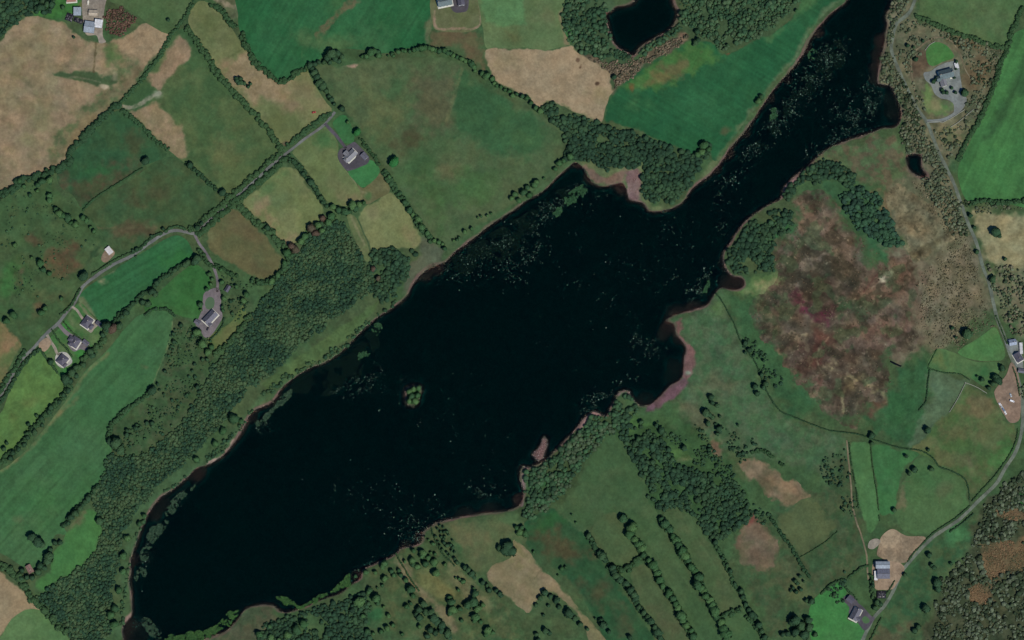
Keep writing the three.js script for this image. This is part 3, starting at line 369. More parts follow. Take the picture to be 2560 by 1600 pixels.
field('long green field curving down the left side', '325,748 350,738 380,735 400,740 409,758 406,790 392,835 374,878 363,905 345,937 310,968 287,992 262,1008 254,1040 263,1060 261,1085 246,1120 230,1152 215,1177 195,1192 180,1207 166,1226 152,1246 158,1262 132,1262 122,1290 110,1320 95,1338 60,1342 40,1330 0,1306 -70,1290 -70,1140 0,1112 30,1092 75,1050 115,1000 160,940 200,880 250,832 300,772', [58, 100, 58], [66, 104, 64], { m: 0.7, scale: 44, along: -48, streak: 0.06 }, [line('409,760 404,795 388,845 372,885 366,905', 2.5, [108, 114, 74], 0.6), line('0,1114 35,1090 80,1050 120,1000 165,940 205,880 255,835', 4, [106, 108, 68], 0.65, 2), cover([150, 970, 24, 4, -45], [124, 112, 72], 3, 3, 0.7), cover([48, 1080, 20, 4, -30], [122, 112, 72], 3, 3, 0.7), cover([80, 1230, 40, 20, -30], [74, 106, 64], 14, 9, 0.6), cover([345, 868, 6, 4, 0], [96, 98, 62], 3, 3, 0.6), cover([40, 1228, 10, 8, 0], [92, 102, 66], 5, 5, 0.6), cover([120, 1180, 60, 40, -40], [56, 104, 54], 24, 12, 0.5)]);
field('bright green hollow beside the lakeside wood', '198,1206 222,1203 240,1246 232,1290 212,1320 180,1347 140,1372 102,1400 86,1392 85,1370 118,1348 124,1312 150,1272 160,1250 180,1225', [66, 114, 58], [60, 106, 56], { blend: 5, m: 0.7, scale: 18 }, [cover('150,1250 172,1225 200,1210 190,1240 165,1255', [96, 92, 64], 4, 4, 0.8)]);
field('straw field at the lower left corner', '-70,1345 0,1348 25,1370 60,1400 68,1415 95,1444 60,1442 25,1468 0,1505 -70,1540', [152, 130, 98], [140, 122, 90], { blend: 3, m: 0.7, scale: 18 });
field('green field at the lower left corner', '-70,1540 0,1505 25,1466 60,1441 100,1444 130,1480 155,1498 172,1540 150,1580 -70,1580', [80, 114, 66], [88, 116, 70], { m: 0.7, scale: 20 });
field('light green field below the three bungalows', '92,828 110,852 136,882 154,916 140,940 112,967 85,997 62,1027 25,1072 5,1084 -70,1100 -70,1000 0,978 25,918 50,876 72,846', [82, 116, 58], [76, 108, 56], { m: 0.8, scale: 18, tint: 0.09 }, [cover([60, 920, 24, 20, 0], [88, 122, 60], 8, 6, 0.7), cover([70, 950, 30, 10, -30], [96, 112, 60], 6, 6, 0.6)]);
field('brownish field at the left edge above the lane', '-70,772 0,758 25,775 45,800 52,816 46,836 26,862 13,900 0,918 -70,960', [116, 104, 68], [98, 104, 62], { blend: 4, m: 0.9, scale: 16 }, [cover([28, 818, 20, 14, 0], [136, 108, 76], 6, 5, 0.8), cover([20, 860, 14, 30, 30], [72, 100, 56], 6, 5, 0.7)]);
field('pale straw-green field by the lakeside grove', '845,510 867,486 892,474 920,453 941,461 956,486 976,520 986,540 997,563 988,584 965,590 917,590 882,592 872,575 855,535', [112, 118, 74], [104, 112, 68], { blend: 3, m: 0.7, scale: 22 }, [cover([975, 560, 16, 24, -20], [126, 116, 80], 8, 6, 0.6), cover([880, 500, 14, 12, 0], [120, 116, 80], 6, 5, 0.6)]);
field('brownish plot between the lawn and the straw-green field', '845,436 858,446 896,410 906,420 922,452 890,472 866,484 858,468', [100, 100, 66], [92, 92, 58], { m: 0.9, scale: 8 }, [cover([870, 465, 8, 8, 0], [76, 104, 60], 3, 3), cover([858, 455, 8, 4, 20], [124, 122, 90], 2, 3, 0.8)]);
field('narrow olive strip with a worn path beside the plantation', '820,505 838,512 855,545 872,590 870,620 856,605 840,570 828,540', [88, 102, 62], [98, 104, 68], { m: 0.9, scale: 10 }, [line('830,512 845,545 862,580', 2, [120, 118, 84], 0.7)]);
field('light olive strip east of the long house', '488,800 545,762 575,722 582,745 552,790 512,828 498,816', [90, 104, 58], [78, 100, 54], { m: 0.9, scale: 14 }, [cover([545, 790, 14, 24, 40], [106, 106, 64], 6, 5, 0.6)]);
// east
field('olive green field at the top right', '2176,-40 2440,-40 2418,10 2403,50 2392,72 2382,106 2365,112 2330,100 2290,90 2240,74 2200,57 2166,38 2172,20', [72, 102, 60], [84, 102, 62], { m: 0.8, scale: 30, tint: 0.08 }, [cover([2340, 40, 40, 30, 0], [90, 104, 66], 14, 10, 0.5)]);
field('bright green field at the right edge', '2397,78 2460,70 2460,486 2380,482 2320,478 2290,484 2280,470 2268,440 2263,400 2280,357 2318,284 2344,228 2364,162 2384,112', [64, 114, 60], [60, 106, 58], { m: 0.7, scale: 34, along: 115, streak: 0.06 }, [cover('2425,120 2425,220 2390,240 2340,330 2325,330 2370,240 2400,170', [52, 88, 50], 4, 4, 0.85), cover([2350, 400, 60, 50, 0], [66, 122, 62], 20, 10, 0.5)]);
field('dark brown heather bog with bleached grass and a crimson patch', '1868,472 1920,447 1945,448 1966,470 2000,520 2040,572 2060,610 2085,620 2120,600 2160,610 2172,650 2164,720 2172,790 2150,832 2104,842 2098,870 2102,930 2090,955 2060,952 2022,1012 1990,1002 1960,987 1930,962 1908,930 1880,900 1850,860 1830,822 1800,802 1780,762 1770,722 1802,690 1832,665 1826,630 1816,590 1858,542 1880,500', [100, 86, 70], [78, 70, 54], { rag: 6, blend: 16, m: 1, scale: 16, tint: 0.2, grain: 0.16, flecks: [[[104, 92, 70], 8, 0.2, 0.5], [[56, 52, 38], 14, 0.14, 0.6], [[66, 80, 52], 20, 0.14, 0.65], [[140, 126, 98], 3.2, 0.42, 0.45]] }, [
  cover([1880, 510, 16, 34, -30], [120, 98, 72], 8, 8, 0.8), cover([1930, 530, 24, 40, -40], [112, 90, 72], 10, 10, 0.6), cover('1940,450 1955,452 2000,505 2060,560 2050,565 1990,510', [96, 58, 50], 3, 4, 0.6), cover('1876,690 1900,700 1935,715 1965,735 1975,765 1968,778 1940,760 1905,735 1880,710', [90, 42, 54], 6, 7, 0.9, [78, 50, 50]), cover('1890,660 1940,650 1990,690 2000,730 1960,730 1910,705', [64, 52, 42], 8, 8, 0.8), cover([1985, 640, 30, 40, -30], [66, 60, 42], 10, 9, 0.7),
  cover('1990,800 2060,745 2130,740 2165,780 2140,830 2080,850 2040,830 2010,850 1980,830', [106, 84, 70], 12, 10, 0.7), cover('1990,720 2060,640 2150,620 2160,700 2060,740', [102, 78, 60], 10, 9, 0.7), cover('1860,790 1930,780 1990,800 1960,870 1900,900 1860,850', [70, 54, 44], 10, 9, 0.8), cover('1930,780 1950,800 1940,850 1955,930 1940,960 1930,920 1925,860 1918,820', [90, 58, 48], 4, 6, 0.6), cover('1975,860 2030,830 2050,870 2000,950 1980,970 1960,930', [74, 60, 46], 8, 8, 0.8),
  line('1958,796 1935,826 1930,850 1942,880 1958,892', 2.1, [164, 148, 112], 0.56), line('1975,795 1990,815 1998,825', 1.6, [156, 138, 104], 0.45), cover([1950, 866, 16, 12, 20], [148, 136, 102], 4, 8, 0.6), cover([1975, 858, 10, 8, 0], [152, 140, 98], 3, 5, 0.8), cover('2000,905 2030,890 2050,895 2090,910 2095,940 2070,935 2050,910 2030,905 2015,925', [150, 138, 96], 3, 8, 0.7), line('2020,900 1995,920 1990,950 1995,980 2000,1000', 3.2, [160, 146, 102], 0.56), line('2020,980 2030,920 2018,985', 2.4, [160, 142, 110], 0.52), line('1905,930 1905,960 1895,975', 2.4, [150, 132, 104], 0.45), cover([1915, 935, 16, 8, 0], [140, 124, 92], 3, 5, 0.6), cover([1925, 985, 12, 8, 0], [146, 122, 92], 3, 5, 0.6), cover([1820, 850, 20, 12, -40], [148, 126, 92], 4, 6, 0.8), cover([1870, 795, 12, 6, 0], [144, 124, 94], 3, 5, 0.6), line('1820,860 1845,850 1855,842', 1.6, [132, 102, 76], 0.45), cover([1895, 790, 8, 6, 0], [150, 136, 100], 2, 4, 0.7), cover([1885, 570, 6, 4, 0], [170, 148, 120], 2, 4, 0.7), cover([1930, 535, 5, 4, 0], [160, 130, 108], 2, 4, 0.7), cover([1953, 592, 6, 5, 0], [172, 152, 124], 2, 4, 0.7), cover([1975, 605, 12, 8, 0], [132, 112, 84], 3, 5, 0.6), line('1895,530 1930,570 1940,578', 2.0, [140, 134, 84], 0.45), cover([2085, 660, 14, 6, -40], [184, 164, 130], 2, 4, 0.9), line('1980,640 2020,660 2050,678', 1.6, [140, 112, 90], 0.45), line('2060,680 2085,660 2100,630', 2.4, [182, 160, 128], 0.41), line('2040,690 2080,640 2130,600', 1.6, [92, 52, 46], 0.45), cover([1990, 745, 10, 10, -30], [56, 92, 52], 4, 5, 0.8), cover([2005, 725, 22, 12, 30], [54, 84, 50], 5, 6, 0.7), cover([1800, 735, 16, 34, -20], [56, 72, 46], 8, 9, 0.8), cover([2070, 780, 20, 14, 0], [98, 74, 60], 8, 8, 0.6), cover([1990, 985, 20, 10, 0], [62, 84, 50], 5, 6, 0.8),
], 'bog');
field('tan rough grass inside the road bend', '2092,450 2110,430 2150,450 2190,480 2250,520 2270,560 2200,600 2165,625 2140,590 2110,530', [122, 112, 82], [100, 94, 68], { blend: 9, m: 1, scale: 8, tint: 0.2, grain: 0.16, flecks: [[[70, 68, 48], 5, 0.24, 0.6]] }, [cover('2150,600 2200,570 2250,530 2262,545 2200,590 2165,612', [84, 76, 52], 3, 4, 0.8)]);
field('green field beside the white roadside buildings', '2262,832 2290,812 2330,786 2350,772 2364,800 2372,848 2340,853 2300,850 2275,842', [72, 116, 62], [80, 112, 64], { m: 0.7, scale: 20 });
field('small walled green plot with a thorn hedge', '2190,864 2202,838 2212,824 2262,836 2300,854 2366,858 2360,880 2340,908 2322,912 2290,892 2262,882 2222,878', [82, 110, 64], [70, 104, 60], { m: 0.9, scale: 14 }, [cover([2220, 852, 14, 14, 0], [98, 108, 60], 5, 5, 0.8), cover([2330, 885, 24, 14, 0], [54, 104, 58], 6, 6, 0.8)]);
field('rough green pasture beside the gravel yard', '2280,906 2330,932 2352,944 2374,988 2400,1002 2406,1035 2392,1074 2360,1106 2322,1150 2297,1170 2282,1163 2266,1132 2230,1106 2192,1086 2152,1062 2186,1030 2216,990 2242,975 2262,940', [70, 98, 54], [90, 96, 60], { blend: 5, m: 0.9, scale: 14, tint: 0.1 }, [cover([2310, 960, 30, 24, 30], [104, 96, 66], 8, 8, 0.8), cover([2340, 1030, 30, 40, 0], [96, 98, 64], 10, 9, 0.6), cover([2370, 1080, 20, 30, 20], [62, 108, 54], 8, 8, 0.8), cover([2290, 1090, 16, 20, 0], [104, 96, 70], 6, 6, 0.6)]);
field('narrow green strip field east of the bog edge', '2008,1046 2056,1049 2060,1100 2073,1180 2076,1230 2052,1262 2040,1230 2026,1180 2012,1110', [72, 112, 64], [66, 106, 60], { blend: 3, m: 0.7, scale: 24, along: 85, streak: 0.03 });
field('vivid green strip field beside the narrow one', '2060,1050 2120,1061 2172,1072 2142,1102 2122,1160 2113,1212 2080,1216 2072,1150', [56, 106, 58], [64, 106, 62], { blend: 3, m: 0.7, scale: 24, along: 85, streak: 0.03 });
field('green field inside the lower road bend', '2180,1077 2210,1097 2240,1117 2276,1137 2286,1160 2286,1196 2250,1227 2200,1263 2160,1263 2126,1246 2112,1220 2127,1160 2147,1106', [66, 102, 58], [76, 104, 62], { blend: 4, m: 0.8, scale: 22 }, [cover([2125, 1180, 8, 24, 10], [112, 98, 72], 4, 5, 0.7), cover([2230, 1160, 20, 16, 0], [92, 100, 66], 8, 7, 0.6)]);
field('tan rushy field south-east of the lake', '1743,1088 1778,1078 1832,1110 1872,1130 1920,1168 1902,1190 1862,1200 1832,1190 1802,1160 1765,1130', [126, 106, 80], [100, 92, 66], { rag: 7, blend: 5, m: 1, scale: 12, tint: 0.12 }, [cover([1862, 1150, 26, 16, 30], [138, 108, 78], 6, 6, 0.7)]);
field('yellowish olive field below the tan rushy one', '1830,1232 1858,1204 1916,1175 1940,1200 1978,1250 1932,1288 1890,1316 1870,1290', [82, 94, 58], [76, 90, 56], { blend: 9, m: 0.8, scale: 18 });
field('pinkish brown rough field above the tree rows', '1735,1270 1758,1242 1782,1214 1802,1232 1832,1262 1842,1300 1832,1340 1792,1352 1760,1340 1740,1310', [108, 92, 72], [90, 86, 62], { rag: 7, blend: 6, m: 1, scale: 14, tint: 0.12 }, [cover([1782, 1228, 12, 8, 0], [112, 62, 54], 4, 5, 0.8)]);
field('long green tongue of a field between shore wood and tree rows', '1398,1062 1450,1018 1486,1068 1512,1120 1528,1152 1552,1212 1600,1300 1650,1390 1700,1470 1722,1540 1650,1540 1610,1450 1570,1380 1530,1320 1480,1232 1440,1200 1390,1250 1340,1230 1330,1190 1370,1120', [62, 90, 54], [72, 94, 58], { blend: 8, m: 0.9, scale: 26, along: 58, streak: 0.03 });
field('middle strip field between two tree rows', '1556,1225 1566,1214 1590,1205 1640,1225 1668,1262 1690,1300 1722,1350 1752,1420 1748,1440 1716,1450 1700,1460 1660,1392 1612,1308 1580,1254', [68, 92, 56], [78, 92, 58], { blend: 4, m: 0.9, scale: 22, along: 58, streak: 0.03 });
field('short strip field at the bottom between tree rows', '1704,1468 1720,1456 1748,1444 1775,1470 1800,1540 1726,1540', [64, 94, 56], [70, 96, 58], { blend: 4, m: 0.7, scale: 20 });
field('enclosed olive plot between two tree rows', '1395,1258 1440,1210 1480,1236 1510,1290 1512,1314 1484,1336 1458,1338 1430,1318', [70, 92, 56], [78, 92, 56], { blend: 5, m: 0.8, scale: 20 });
field('tapering olive strip below the cross hedge', '1490,1348 1520,1330 1545,1348 1590,1430 1632,1540 1562,1540 1520,1445', [72, 90, 56], [82, 88, 58], { blend: 4, m: 0.9, scale: 20, along: 60, streak: 0.03 });
field('dark green field with russet patches beside the straw track', '1236,1238 1300,1200 1345,1232 1392,1270 1432,1332 1472,1392 1502,1442 1556,1540 1452,1540 1402,1456 1342,1372 1284,1324 1242,1284', [42, 80, 48], [50, 82, 50], { blend: 6, m: 0.9, scale: 26, tint: 0.1, along: 55, streak: 0.03 }, [cover('1290,1240 1370,1290 1395,1320 1360,1335 1310,1310 1280,1270', [80, 70, 46], 10, 10, 0.8), cover([1410, 1395, 26, 14, 45], [78, 72, 48], 10, 9, 0.7), cover([1470, 1465, 34, 16, 45], [76, 72, 48], 10, 9, 0.6), cover([1300, 1225, 30, 16, -10], [44, 90, 44], 10, 8, 0.7)]);
field('straw field running as a long tail towards the bottom', '1148,1356 1165,1334 1190,1322 1206,1318 1210,1274 1236,1288 1282,1345 1322,1382 1362,1432 1404,1478 1450,1545 1415,1545 1372,1472 1332,1420 1302,1400 1286,1400 1270,1416 1256,1440 1248,1451 1226,1436 1202,1414 1172,1392', [134, 118, 88], [116, 108, 76], { blend: 4, m: 0.9, scale: 20 }, [cover('1210,1274 1236,1288 1270,1330 1230,1330 1210,1320', [112, 110, 68], 6, 6, 0.8), cover('1360,1430 1404,1478 1450,1545 1415,1545 1372,1472', [116, 112, 74], 6, 5, 0.8), line('1262,1368 1280,1346', 2, [92, 88, 60], 0.7)]);
field('olive pasture on the south shore', '1030,1240 1075,1229 1140,1219 1200,1210 1226,1212 1240,1240 1242,1284 1212,1276 1206,1318 1165,1332 1146,1358 1118,1362 1090,1312 1060,1262', [80, 96, 60], [88, 96, 62], { blend: 9, m: 0.8, scale: 22 }, [cover([1110, 1270, 30, 20, 20], [104, 100, 66], 10, 8, 0.7), cover([1200, 1225, 20, 10, 0], [72, 104, 62], 5, 5, 0.7)]);
// gardens
field('bright lawn south of the lone bungalow', '822,406 850,390 872,378 892,392 897,408 858,444 845,436', [54, 112, 60], [60, 114, 64], { m: 0.6, scale: 14 }, [], 'lawn');
field('bright lawn north of the lone bungalow', '786,292 812,272 838,322 834,338 812,338 798,316', [50, 104, 56], [60, 104, 60], { m: 0.7, scale: 14 }, [], 'lawn');
field('green gardens round the three bungalows', '152,762 178,724 190,716 232,766 246,790 240,815 216,832 208,846 182,878 172,888 150,900 136,880 112,852 94,828 118,800', [62, 104, 54], [84, 106, 64], { m: 0.9, scale: 10 }, [cover([162, 772, 10, 8, 30], [58, 116, 52], 3, 3), cover([226, 800, 14, 16, 0], [88, 112, 66], 3, 3), cover([192, 836, 12, 9, 0], [56, 116, 52], 3, 3), cover([160, 885, 14, 10, 0], [52, 112, 54], 3, 3), cover('190,716 232,766 222,766 184,722', [116, 110, 82], 2, 2), cover([170, 760, 6, 20, -30], [98, 112, 74], 4, 3)], 'lawn');
field('bright green lawn of the house near the barn', '1914,1432 1940,1398 1978,1376 2000,1396 1996,1418 2010,1440 2000,1462 2028,1474 2042,1484 2034,1512 2030,1545 1930,1545 1912,1500', [58, 118, 58], [66, 118, 62], { m: 0.7, scale: 24 }, [], 'lawn');
field('oval garden lawn on the hilltop north of the dark house', '2188,122 2200,104 2215,99 2236,108 2252,128 2254,136 2230,146 2200,156 2192,150', [62, 116, 56], [74, 118, 60], { m: 0.7, scale: 12 }, [], 'lawn');
field('sloping garden below the hilltop house', '2180,260 2176,225 2186,190 2198,196 2206,222 2226,236 2256,242 2262,252 2240,272 2210,278 2190,276', [92, 118, 66], [112, 118, 74], { blend: 9, m: 0.9, scale: 10 }, [cover([2205, 250, 22, 16, 0], [130, 122, 84], 6, 5, 0.7), cover([2232, 248, 12, 12, 0], [66, 112, 58], 5, 4, 0.7)], 'lawn');

// ---------------------------------------------------------------- roads, tracks, drives and yards
function tile(base, grain, patch, seed) { const look = lookOf(base, base.map((v) => v * (1 - patch)), { m: 1, scale: 9, grain, tint: 0.06, seed }); const m = new THREE.MeshPhysicalMaterial({ specularIntensity: 0.2, map: paint([0, 0, 60, 60], 192, 192, look), roughness: 0.9 }); return m; }
const ASPHALT = tile([112, 115, 110], 0.1, 0.12, 301), OLDROAD = tile([106, 114, 98], 0.12, 0.14, 302), TAR = tile([84, 80, 86], 0.1, 0.14, 303), GRAVEL = tile([148, 138, 122], 0.12, 0.12, 304), SAND = tile([150, 128, 104], 0.12, 0.14, 305), EARTH = tile([122, 112, 86], 0.14, 0.14, 306), CONCRETE = tile([172, 168, 160], 0.08, 0.12, 307), GREYYARD = tile([124, 130, 126], 0.1, 0.12, 308), PINKYARD = tile([116, 108, 110], 0.1, 0.12, 309), FARMYARD = tile([152, 140, 124], 0.12, 0.14, 310);
let liftNo = 0;
const way = (name, label, s, w, m) => plain(name, label, strip(curve(poly(s), false, 3), w), 0.3 + 0.004 * liftNo++, m, 0.35);
const yard = (name, label, s, m, rag = 0.5) => plain(name, label, curve(poly(s), true, 2), 0.28 + 0.004 * liftNo++, m, rag);
way('lane', 'grey country lane winding up from the left edge past the bungalows', '-30,1000 0,938 20,903 50,853 82,821 107,793 140,763 160,736 175,720 186,698 197,678 225,655 270,625 307,608 350,578 387,553 412,545 445,550 460,553', 3.6, ASPHALT);
way('lane', 'straight hedged lane climbing to the lone bungalow gate', '460,553 500,518 550,473 605,425 640,392 687,355 730,322 765,297 792,266', 2.9, ASPHALT);
way('road', 'pale country road running down the right side past the pool', '2175,-60 2161,0 2146,32 2119,55 2109,87 2106,117 2119,155 2134,190 2151,225 2169,260 2189,287 2202,320 2214,350 2234,393 2254,435 2271,483 2289,533 2306,573 2321,628 2336,670 2346,715 2356,756 2371,793 2386,838 2401,881 2412,931 2416,981 2411,1031 2396,1073 2374,1106 2355,1140 2314,1181 2289,1206 2264,1229 2204,1269 2164,1309 2131,1349 2111,1394 2089,1431 2064,1459 2039,1509 2020,1560', 3.8, OLDROAD);
way('track', 'narrow earth track running down to the barn', '2000,1040 2009,1134 2014,1196 2022,1230 2034,1264 2046,1309 2049,1351 2051,1370', 1.8, EARTH);
way('path', 'curved path round the hilltop garden', '2165,232 2156,190 2152,150 2158,125 2172,112 2190,98 2205,90 2225,88 2250,98', 1.8, EARTH);
way('track', 'short side track east of the hilltop house', '2250,98 2268,128 2280,165 2296,190', 1.4, EARTH);
way('driveway', 'dark drive leading from the lane to the lone bungalow', '768,293 780,306 795,322 812,344 818,352', 3.6, TAR);
way('driveway', 'stony drive leading to the long-roofed house', '460,555 470,575 485,595 500,622 508,640 514,665 513,690', 3.0, PINKYARD);
way('driveway', 'pale curved drive of the uppermost bungalow', '171,726 182,733 192,748 202,762', 2.8, GRAVEL);
way('driveway', 'grey drive of the middle bungalow', '140,768 152,782 168,794 186,800 198,812', 4.2, PINKYARD);
way('driveway', 'pale drive of the lowest bungalow', '112,792 120,806 130,822 138,838 150,836', 3.2, GRAVEL);
yard('yard', 'dark tarred yard round the lone bungalow', '798,368 804,354 815,348 826,342 838,337 850,348 862,360 873,377 868,388 850,396 832,402 822,404 808,392', TAR);
yard('yard', 'pinkish gravel yard round the long-roofed house', '482,694 498,684 514,680 522,695 522,730 526,748 514,772 492,798 482,796 470,775 462,768 470,750 478,728', PINKYARD);
plain('lawn', 'small oval lawn in the forecourt of the long-roofed house', curve(poly('486,710 494,702 504,705 507,718 502,729 490,731 485,722'), true, 2), 0.4, mat([78, 102, 74]), 0.3);
yard('yard', 'grey yard of the uppermost bungalow', '196,756 210,748 228,758 236,766 224,778 216,788 206,780 200,775', GRAVEL);
yard('yard', 'grey yard of the middle bungalow', '166,796 186,794 198,806 212,816 206,830 190,826 176,832 162,816', PINKYARD);
yard('yard', 'pale yard of the lowest bungalow', '134,838 146,832 158,834 172,856 160,866 148,870 132,856', CONCRETE);
yard('yard', 'pale sandy pull-in beside the lane', '92,816 112,798 122,812 104,832', SAND);
yard('yard', 'sandy ground round the roadside slab', '244,600 258,586 272,598 262,612 248,622 240,616', SAND);
yard('farmyard', 'beige concrete farmyard between the sheds', '194,14 205,-40 256,-40 248,20 245,50 244,88 251,100 236,104 229,86 206,84 198,60 196,40', FARMYARD);
yard('yard', 'dark paved yard behind the farmhouse at the top', '1068,-20 1102,-20 1104,26 1090,31 1074,30 1066,20', TAR);
yard('yard', 'grey gravel yard round the hilltop house', '2182,172 2198,168 2214,157 2240,147 2262,147 2268,180 2274,212 2284,236 2270,262 2252,276 2254,258 2252,246 2240,236 2222,232 2208,222 2198,200 2186,188', GREYYARD);
way('driveway', 'curved drive from the road up to the hilltop house', '2190,286 2206,286 2224,284 2244,276 2258,266 2266,252', 3.6, GREYYARD);
yard('yard', 'tan hardstanding round the grey barn', '2064,1326 2102,1324 2120,1326 2136,1340 2134,1352 2118,1380 2108,1392 2086,1394 2068,1392', SAND);
yard('yard', 'bare sandy ground above the grey barn', '2082,1268 2108,1250 2140,1266 2186,1270 2166,1300 2140,1328 2104,1326 2072,1312 2075,1290', tile([156, 136, 108], 0.14, 0.2, 311));
yard('yard', 'small pale sandy heap beside the track', '2050,1294 2054,1278 2068,1272 2080,1278 2074,1288 2060,1298', GRAVEL);
yard('yard', 'dark tarred drive of the house near the barn', '1990,1416 2000,1406 2020,1410 2026,1424 2040,1436 2058,1456 2066,1460 2056,1476 2042,1490 2030,1478 2024,1470 2004,1450 2006,1436', TAR);
plain('lawn', 'tiny oval lawn in the tarred forecourt', curve(poly('2036,1462 2042,1456 2050,1460 2054,1468 2048,1473 2040,1472'), true, 1.5), 0.42, mat([72, 104, 66]), 0.2);
yard('yard', 'bare pinkish gravel yard with scrap beside the road', '2349,926 2362,906 2378,884 2389,856 2402,876 2411,946 2406,994 2386,999 2374,983 2360,960', tile([144, 120, 100], 0.12, 0.14, 312));
yard('yard', 'pale forecourt of the roadside buildings', '2374,806 2386,800 2404,806 2412,830 2416,880 2402,868 2390,838 2378,822', GREYYARD);

// ---------------------------------------------------------------- buildings
const box = (w, h, d, x = 0, y = 0, z = 0) => new THREE.BoxGeometry(w, h, d).translate(x, y + h / 2, z);
const slab = (corners, t) => {                   // a thick sloping plate on four corners, given anticlockwise from above
  const g = new THREE.BufferGeometry(), v = [], top4 = corners, low = corners.map(([x, y, z]) => [x, y - t, z]);
  const tri = (a, b, c) => v.push(...a, ...b, ...c), n = corners.length;
  for (let k = 1; k < n - 1; k++) { tri(top4[0], top4[k], top4[k + 1]); tri(low[0], low[k + 1], low[k]); }
  for (let k = 0; k < n; k++) { const m = (k + 1) % n; tri(top4[k], low[k], top4[m]); tri(top4[m], low[k], low[m]); }
  g.setAttribute('position', new THREE.Float32BufferAttribute(v, 3)); g.computeVertexNormals(); return g;
};
function roofTex(base, seed, rows = 0.25) { const look = (x, z, o) => { const course = noise(Math.floor(z / rows) * 7.3, Math.floor(x / 0.5 + (Math.floor(z / rows) % 2) * 0.5) * 3.1, seed) * 0.12, f = 1 + course + 0.1 * fbm(x / 3, z / 3, seed) ; for (let k = 0; k < 3; k++) o[k] = base[k] * f; }; return new THREE.MeshStandardMaterial({ map: paint([0, 0, 16, 16], 160, 160, look), roughness: 0.7 }); }
const SLATE = roofTex([98, 96, 106], 401), SLATE2 = roofTex([84, 80, 92], 402), PALETILE = roofTex([126, 124, 128], 403), SHEET = roofTex([138, 148, 158], 404, 1), DARKSHEET = roofTex([96, 98, 112], 405, 1), CREAM = roofTex([172, 156, 134], 406, 1), TEAL = roofTex([96, 112, 112], 407), RUST = roofTex([136, 104, 92], 408), WHITEROOF = roofTex([206, 204, 204], 409, 1), TERRA = roofTex([150, 100, 84], 410);
const CONCRETE_PLAIN = mat([196, 192, 180]), WALL = mat([206, 202, 192], 0.9), WALL2 = mat([186, 176, 160], 0.9), STONE = mat([128, 120, 108], 0.95), METAL = mat([128, 134, 140], 0.6), GLASS = mat([36, 42, 50], 0.15), DOOR = mat([70, 50, 40], 0.6), POT = mat([132, 84, 66], 0.9), TRIM = mat([196, 196, 192], 0.7), GUTTER = mat([60, 60, 64], 0.6);
const planUV = (g) => { const p = g.attributes.position, uv = new Float32Array(p.count * 2); for (let i = 0; i < p.count; i++) { uv[2 * i] = p.getX(i) / 16; uv[2 * i + 1] = (p.getZ(i) + p.getY(i) * 0.6) / 16; } g.setAttribute('uv', new THREE.Float32BufferAttribute(uv, 2)); return g; };
